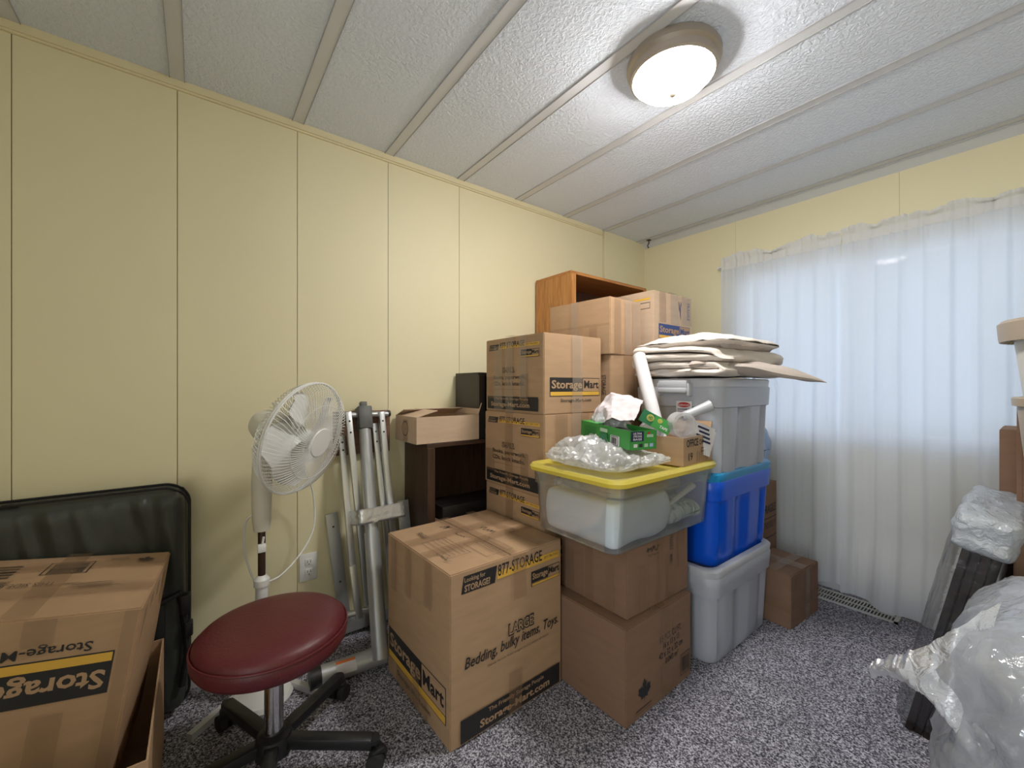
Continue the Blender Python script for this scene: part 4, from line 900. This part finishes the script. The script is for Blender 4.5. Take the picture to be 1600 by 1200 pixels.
# ================================================================== PEDESTAL FAN
ax = Vector((.72, .647, -.25)).normalized(); FC = Vector((.360, -2.571, .965))
zz = Vector((0, 0, 1)); sx = zz.cross(ax).normalized(); up = ax.cross(sx)
FT = Matrix((sx, up, ax)).transposed().to_4x4(); FT.translation = FC
PP = FC-ax*.175; px, py = PP.x-.006, PP.y-.006
fan = thing('pedestal_fan', (px, py, 0), 'white pedestal fan with a round wire grille, facing the boxes', 'fan')
RF = .205
def grille(front):
    b = MB(); n = 84
    for k in range(n):
        a0 = 2*PI*k/n; pts = []
        for q in range(9):
            t = q/8; r = .045+(RF-.045)*t; tw = a0+(.45*(1-t)**1.2)*(1 if front else -1)
            z = (.058*math.sqrt(max(0, 1-(r/RF)**2.4))+.008) if front else -(.070*math.sqrt(max(0, 1-(r/RF)**4))+.004)
            pts.append((r*math.cos(tw), r*math.sin(tw), z))
        b.tube(pts, .0011, 'white', 4, FT, cap=False)
    def ringat(r, z, t): b.tube([(r*math.cos(a), r*math.sin(a), z) for a in [2*PI*i/48 for i in range(49)]], t, 'white', 6, FT)
    if front: ringat(RF, .004, .0036); ringat(.135, .058*math.sqrt(1-(.135/RF)**2.4)+.009, .0011)
    else: ringat(RF-.001, -.004, .0036); ringat(.14, -.070*math.sqrt(1-(.14/RF)**4)-.005, .0011)
    return b
grille(True).build('front_grille', fan, smooth=60); grille(False).build('rear_grille', fan, smooth=60)
b = MB(); b.lathe([(.052, .058), (.054, .062), (.050, .068), (.002, .069)], 'white', 40, FT); b.build('grille_badge', fan)
b = MB(); b.lathe([(.030, -.03), (.032, .01), (.026, .025), (.002, .03)], 'white', 28, FT); b.build('blade_hub', fan)
for k in range(5):
    b = MB(); vs = []; fs = []; nr, na = 10, 8; A0 = 2*PI*k/5+.35
    for side in (0, 1):
        for i in range(nr+1):
            for j in range(na+1):
                t = i/nr; r = .028+(.152)*t; wdt = .34+.20*math.sin(PI*min(1, t*.9+.1)); 
                if t > .8: wdt *= math.sqrt(max(.0, 1-((t-.8)/.2)**2))*.75+.25
                s = j/na-.5; a = A0+.5*t+s*2*wdt; z = -.012+s*.05*(1-.3*t)+(.0015 if side else 0)
                vs.append((r*math.cos(a), r*math.sin(a), z))
    N_ = (nr+1)*(na+1)
    for i in range(nr):
        for j in range(na): a = i*(na+1)+j; fs.append((a, a+1, a+na+2, a+na+1)); a += N_; fs.append((a, a+na+1, a+na+2, a+1))
    b.add(vs, fs, 'white', FT); b.build('blade', fan, smooth=60)
b = MB(); b.lathe([(.030, -.075), (.062, -.080), (.064, -.12), (.058, -.175), (.044, -.20), (.02, -.208)], 'offw', 28, FT); b.build('motor_housing', fan)
b = MB(); kk = FT @ Vector((0, .055, -.14)); b.tube([kk, kk+Vector((0, 0, .035))], .006, 'offw', 10); b.tube([kk+Vector((0, 0, .033)), kk+Vector((0, 0, .038))], .011, 'offw', 12); b.build('oscillation_knob', fan)
b = MB(); b.box((px-.030, py-.030, .895), (px+.030, py+.030, .935), 'offw', bev=.012); b.tube([(px, py, .62), (px, py, .66), (px, py, .80), (px, py, .90), (px, py, .935)], [.026, .031, .034, .028, .024], 'offw', 20); b.build('neck', fan)
b = MB(); b.lathe([(.0125, .40), (.0125, .63)], 'brownp', 16, Matrix.Translation((px, py, 0))); b.build('upper_pole', fan)
b = MB(); b.lathe([(.021, .02), (.021, .415), (.026, .417), (.026, .44), (.019, .448), (.014, .455)], 'white', 20, Matrix.Translation((px, py, 0))); b.build('lower_pole', fan)
b = MB(); b.lathe([(.100, 0), (.104, .008), (.095, .022), (.05, .034), (.022, .05)], 'white', 40, Matrix.Translation((px, py, 0))); b.build('base', fan)
b = MB(); b.box((px+.010, py-.016, .545), (px+.028, py+.012, .575), 'white', bev=.004); b.tube([(px+.02, py, .57), (px+.02, py+.004, .60)], .004, 'white', 8)
b.build('cable_tie', fan)
b = MB()
def bez(P, n=16):
    out = []
    for i in range(len(P)-1):
        p0 = Vector(P[max(0, i-1)]); p1 = Vector(P[i]); p2 = Vector(P[i+1]); p3 = Vector(P[min(len(P)-1, i+2)])
        for k in range(n):
            t = k/n; out.append(.5*((2*p1)+(-p0+p2)*t+(2*p0-5*p1+4*p2-p3)*t*t+(-p0+3*p1-3*p2+p3)*t**3))
    out.append(Vector(P[-1])); return out
b.tube(bez([(px+.02, py, .43), (px-.02, py+.06, .425), (px-.07, py+.13, .46), (px-.12, py+.19, .52), (px-.14, py+.21, .60), (px-.12, py+.19, .74), (px-.06, py+.12, .86), (px-.02, py+.02, .90)], 8), .0032, 'white', 8)
b.tube(bez([(px-.02, py-.01, .68), (px-.045, py-.045, .65), (px-.05, py-.05, .56), (px-.035, py-.035, .47), (px-.015, py-.02, .43)], 8), .0038, 'white', 8); b.build('power_cord', fan, smooth=80)

# ================================================================== FOLDED METAL STAND
sd = thing('metal_stand', (.33, -2.29, 0), 'folded silver metal stand of tubes and rails taped together, leaning on the wall', 'stand')
b = MB(); A = Vector((.362, -2.295, .06)); B_ = Vector((.072, -2.266, .985)); b.tube([A, B_], .0265, 'lgrey', 24); b.build('center_tube', sd)
b = MB(); m1_ = A.lerp(B_, .0); m2_ = A.lerp(B_, .50); b.tube([m1_, m2_], .0315, 'lgrey', 24); b.build('outer_sleeve', sd)
b = MB(); b.bar(A.lerp(B_, .965), A.lerp(B_, 1.075), .062, .062, 'dgrey', up=(0, 1, 0), bev=.006); b.bar(A.lerp(B_, 1.07), A.lerp(B_, 1.10), .026, .030, 'dgrey', bev=.003); b.build('clamp_block', sd)
b = MB(); b.tube([(.060, -2.375, 1.020), (.060, -2.150, 1.018)], .0125, 'lgrey', 16); b.build('crossbar', sd)
for y in (-2.385, -2.150):
    b = MB(); b.tube([(.060, y, 1.02), (.060, y+.012*(1 if y > -2.2 else -1)*0+.010, 1.02)], .0145, 'black', 14); b.build('end_cap', sd)
for (p, q, wd, cap_) in (((.075, -2.340, 1.035), (.195, -2.290, .20), .024, 0), ((.050, -2.362, .925), (.165, -2.345, .36), .024, 0), ((.075, -2.188, 1.03), (.185, -2.145, .18), .024, 0), ((.050, -2.212, .975), (.165, -2.170, .20), .024, 0)):
    b = MB(); b.bar(p, q, .022, .026, 'alum', up=(0, 1, 0), bev=.002); p_ = Vector(p); q_ = Vector(q); dn = (q_-p_).normalized(); nx = Vector((0, 1, 0)).cross(dn).normalized()
    if nx.x < 0: nx = -nx
    for tt in (.05, .11): c = p_+dn*((q_-p_).length*tt); b.tube([c+nx*.0105, c+nx*.0118], .0045, 'black', 10)
    b.build('rail', sd)
b = MB(); b.bar((.175, -2.350, .38), (.205, -2.330, .16), .02, .028, 'alum', bev=.002); b.build('rail_foot', sd)
b = MB(); b.tube([(.19, -2.40, .185), (.20, -2.275, .180)], .0135, 'alum', 16); b.build('lower_crossbar', sd)
b = MB(); b.box((.020, -2.355, .02), (.045, -2.20, .085), 'lgrey', bev=.003); b.build('wall_plate', sd)
# wrapped duct tape band
b = MB(); T = Matrix.Translation((.170, -2.238, .580)) @ Matrix.Rotation(math.radians(-15), 4, 'Y')
ring = lambda z, k: [(x*k+.002*fn((x*40, y*40, z*40), 1, 3), y*k+.002*fn((x*30, y*40, z*60), 1, 5), z) for x, y, _ in rrect(0, 0, 0, .145, .215, .03)]
b.loft([ring(-.030, 1.0), ring(-.02, 1.03), ring(-.006, .985), ring(.008, 1.03), ring(.02, .99), ring(.032, 1.01)], 'foil', T); b.build('tape_band', sd, smooth=80)
b = MB(); b.tube([(.305, -2.520, .045), (.315, -2.40, .045), (.325, -2.262, .045)], .036, 'lgrey', 24); b.build('base_tube', sd)
b = MB(); b.tube([(.303, -2.545, .045), (.306, -2.505, .045)], .038, 'black', 24); b.build('base_cap', sd)
b = MB(); vs = []; 
for i in range(9):
    a = math.radians(2+10*i)
    for yy in (-2.455, -2.385): x_ = .318+(yy+2.40)*.13; vs.append((x_+.0368*math.cos(a), yy, .045+.0368*math.sin(a)))
b.add(vs, [(2*i, 2*i+1, 2*i+3, 2*i+2) for i in range(6)], 'paper'); b.add(vs, [(2*i, 2*i+1, 2*i+3, 2*i+2) for i in range(6, 8)], 'orange'); b.build('warning_label', sd)['label'] = 'white and orange warning sticker'
b = MB(); b.box((.016, -2.390, .835), (.034, -2.130, 1.035), 'board', bev=.002); b.build('wood_board', sd, smooth=0)['label'] = 'brown wood board behind the rails'
for (p, q, wd, lab) in (((.020, -2.396, .575), (.052, -2.345, .075), .052, 'flat grey metal bar with screw holes leaning left of the folded stand'), ((.10, -2.092, .60), (.17, -2.075, .12), .055, 'flat grey metal bar leaning right of the folded stand by the walnut bookcase')):
    b = MB(); b.bar(p, q, .006, wd, 'lgrey', up=(0, 1, 0), bev=.0015); p_ = Vector(p); q_ = Vector(q); dn = (q_-p_).normalized(); nx = Vector((0, 1, 0)).cross(dn).normalized()
    if nx.x < 0: nx = -nx
    for tt in (.12, .62, .9): c = p_+dn*((q_-p_).length*tt); b.tube([c+nx*.003, c+nx*.0040], .0045, 'black', 10)
    o = b.build('metal_bar', None); tag(o, lab, 'metal bar')
b = MB(); b.bar((.30, -2.90, .0125), (.16, -2.735, .0125), .022, .022, 'metalw', up=(0, 0, 1)); b.bar((.16, -2.735, .0125), (.40, -2.515, .0125), .022, .022, 'metalw', up=(0, 0, 1)) if 0 else None
tag(b.build('metal_strip'), 'white metal strip lying on the carpet left of the stool column', 'metal strip')
b = MB(); b.bar((.215, -2.60, .012), (.375, -2.495, .012), .022, .022, 'metalw', up=(0, 0, 1)); tag(b.build('metal_strip'), 'white metal strip lying on the carpet under the stool beside its caster', 'metal strip')

# ================================================================== RIGHT SIDE
# wrapped boards
wr = thing('wrapped_boards', (1.78, -.72, 0), 'dark boards on edge wrapped in bubble plastic, leaning before the curtain', 'furniture panels')
lean = math.radians(11.5)
BT = Matrix.Translation((1.702, 0, .006)) @ Matrix.Rotation(lean, 4, 'Y')
for k in range(4):
    b = MB(); b.box((.002+.0215*k, -.995+.006*(k % 2), 0), (.0215*k+.021, -.46, .72-.004*(k % 3)), 'dboard', BT, bev=.002); b.build('board', wr, smooth=0)
def wrap(x0, x1, y0, y1, z0, z1, m, name, seed, am, n=26, fr=9):
    bm = bmesh.new(); bmesh.ops.create_cube(bm, size=1)
    bmesh.ops.subdivide_edges(bm, edges=list(bm.edges), cuts=n, use_grid_fill=True)
    b = MB()
    for v in bm.verts:
        c = v.co*2; e = Vector([math.copysign(abs(q)**1, q) for q in c]); L4 = (abs(c.x)**9+abs(c.y)**9+abs(c.z)**9)**(1/9); c = c/L4
        p = Vector(((x0+x1)/2+c.x*(x1-x0)/2, (y0+y1)/2+c.y*(y1-y0)/2, (z0+z1)/2+c.z*(z1-z0)/2))
        q = am*(ridged(p, fr, seed, 3)-.2); nrm = Vector((c.x**5, c.y**5, c.z**5)); nrm = nrm.normalized() if nrm.length else nrm
        v.co = p+nrm*q
    b.bm(bm, m, BT)
    for v in b.v: v.z = max(v.z, .002)
    b.build(name, wr, smooth=75)
wrap(-.034, .098, -1.012, -.44, 0, .740, 'bubble', 'bubble_wrap', 4, .006, 30)
wrap(-.030, .104, -1.018, -.44, .655, .772, 'bubblew', 'folded_wrap', 9, .014, 34, 7)
# boxes by the right edge
carton('shipping_box', (2.43, -.95, 0), .495, .50, .735, 'card2', 'large brown box standing behind the plastic-covered bundle, under the cream buckets', tapes=lambda g: (g['T'].rect(0, .45, 1, .55, 'tape'), g['L'].rect(.4, 0, .55, .4, 'tape')))
carton('shipping_box', (2.32, -.42, 0), .435, .26, .985, 'card2', 'tall brown box standing between the curtain and the cream buckets', tapes=lambda g: (g['T'].rect(.2, 0, .5, 1, 'ctape'),))
b = MB(); b.box((1.932, -.60, .738), (1.945, -.46, 1.10), 'card2', bev=.001); b.box((1.945, -.60, .738), (2.30, -.594, 1.09), 'card2', bev=.001); tag(b.build('cardboard_sheet', smooth=0), 'folded brown cardboard sheet standing behind the lower cream bucket', 'cardboard')
def bucket(cx_, cy_, z0, h, r0, r1, m, label, lidr=None, name='plastic_bucket'):
    root = thing(name, (cx_, cy_, z0), label, 'bucket'); T = Matrix.Translation((cx_, cy_, z0))
    b = MB(); b.lathe([(.02, 0), (r0, 0), (r0+.004, .006), (r1, h-.03), (r1+.010, h-.028), (r1+.012, h-.004), (r1+.008, h), (r1-.004, h), (r0-.003, .02), (.02, .012)], m, 56, T); b.build('bucket_body', root)
    if lidr:
        b = MB(); b.lathe([(r1-.01, h+.002), (lidr-.01, h-.040), (lidr-.002, h-.044), (lidr, h-.03), (lidr+.003, h+.012), (lidr-.006, h+.022), (lidr-.03, h+.024), (.01, h+.028)], 'tan2', 64, T); b.build('lid', root)
        b = MB()
        for k in range(72): a = 2*PI*k/72; ca, sa = math.cos(a), math.sin(a); b.bar(T @ Vector((ca*(r1+.012), sa*(r1+.012), h-.030)), T @ Vector((ca*(lidr-.006), sa*(lidr-.006), h-.044)), .003, .006, 'tan', up=(-sa, ca, 0))
        b.build('rim_ribs', root)
    return root
bucket(2.113, -.80, .742, .375, .142, .176, 'tan', 'cream tapered bucket standing on the large brown box')
bucket(2.113, -.80, .790, .545, .125, .183, 'offw', 'tall off-white bucket with a wide tan lid, nested in the cream one', lidr=.215)

# plastic covered bundle, bottom right
bn = thing('plastic_bundle', (2.18, -1.40, 0), 'bundle of bedding under loose clear plastic at the right edge of the room', 'bundle')
b = MB(); puffy(b, (2.245, -1.38, .0), .56, .52, .56, 'bedding', 12, .02, 5, p=5, n=40, dome=.06, flat=True); b.build('bedding', bn, smooth=80)
def drape(seed, off, m, name, n=130, am=.040):
    vs = []; fs = []
    for j in range(n+1):
        for i in range(n+1):
            u = -1+2*i/n; v = -1+2*j/n; r = (abs(u)**5+abs(v)**5)**.2
            k = min(1, r/.5); dx, dy = (u/r, v/r) if r > 1e-6 else (0, 0); sz = max(0, (r-.5)/.5)
            x = 2.215+dx*(.325+off)*k; y = -1.39+dy*(.295+off)*k
            slp = .075*max(0, -dx*k)**2.5; z = (.690+off-.035*k**6-.02*k*k-slp) if sz <= 0 else (.635+off-slp)*(1-sz)
            p = Vector((x, y, z)); rd = ridged(p, 5.0, seed, 4)-.25; f2 = fn(p, 3.0, seed)
            side = min(1, sz*5+.6*k**8); nn = Vector((dx*side, dy*side, 1-side))
            q = am*rd+.020*f2+.012*math.copysign(abs(fn(p, 9, seed+2))**.6, fn(p, 9, seed+2))
            p = p+nn*(q+.008)
            if sz > 0: a = math.atan2(v, u); p += Vector((dx, dy, 0))*(.012*math.sin(a*23+4*f2)+.03*sz)*sz
            vs.append(Vector((p.x, p.y, max(.004, p.z))))
    for j in range(n):
        for i in range(n): a = j*(n+1)+i; fs.append((a, a+1, a+n+2, a+n+1))
    b = MB(); b.add(vs, fs, m); b.build(name, bn, smooth=60)
drape(3, .0, 'film', 'plastic_cover'); drape(8, .016, 'film2', 'outer_plastic_cover')
# loose plastic flap pulled toward the carpet
b = MB(); n = 44; vs = []; fs = []
TOP = [(1.935, -1.55, .70), (1.885, -1.60, .645), (1.835, -1.61, .583), (1.790, -1.60, .535), (1.765, -1.59, .515), (1.742, -1.58, .487)]
BOT = [(1.915, -1.66, .40), (1.875, -1.66, .47), (1.840, -1.65, .492), (1.800, -1.63, .490), (1.768, -1.60, .478), (1.738, -1.58, .445)]
for i in range(n+1):
    t = i/n*(len(TOP)-1); k = min(len(TOP)-2, int(t)); q = t-k; A = Vector(TOP[k]).lerp(Vector(TOP[k+1]), q); B_ = Vector(BOT[k]).lerp(Vector(BOT[k+1]), q)
    for j in range(n//2+1):
        w_ = j/(n//2); p = A.lerp(B_, w_); d = .012*fn(p, 9, 3)+.016*(ridged(p, 8, 5, 2)-.3)+.014*math.sin(w_*PI); e = .008*fn((t*5, 3 if w_ < .5 else 9, 0), 1, 4)
        vs.append(p+Vector((-d*.4, -d, e)))
m_ = n//2+1
for i in range(n):
    for j in range(m_-1): a = i*m_+j; fs.append((a, a+1, a+m_+1, a+m_))
b.add(vs, fs, 'filmw'); b.build('loose_flap', bn, smooth=80)
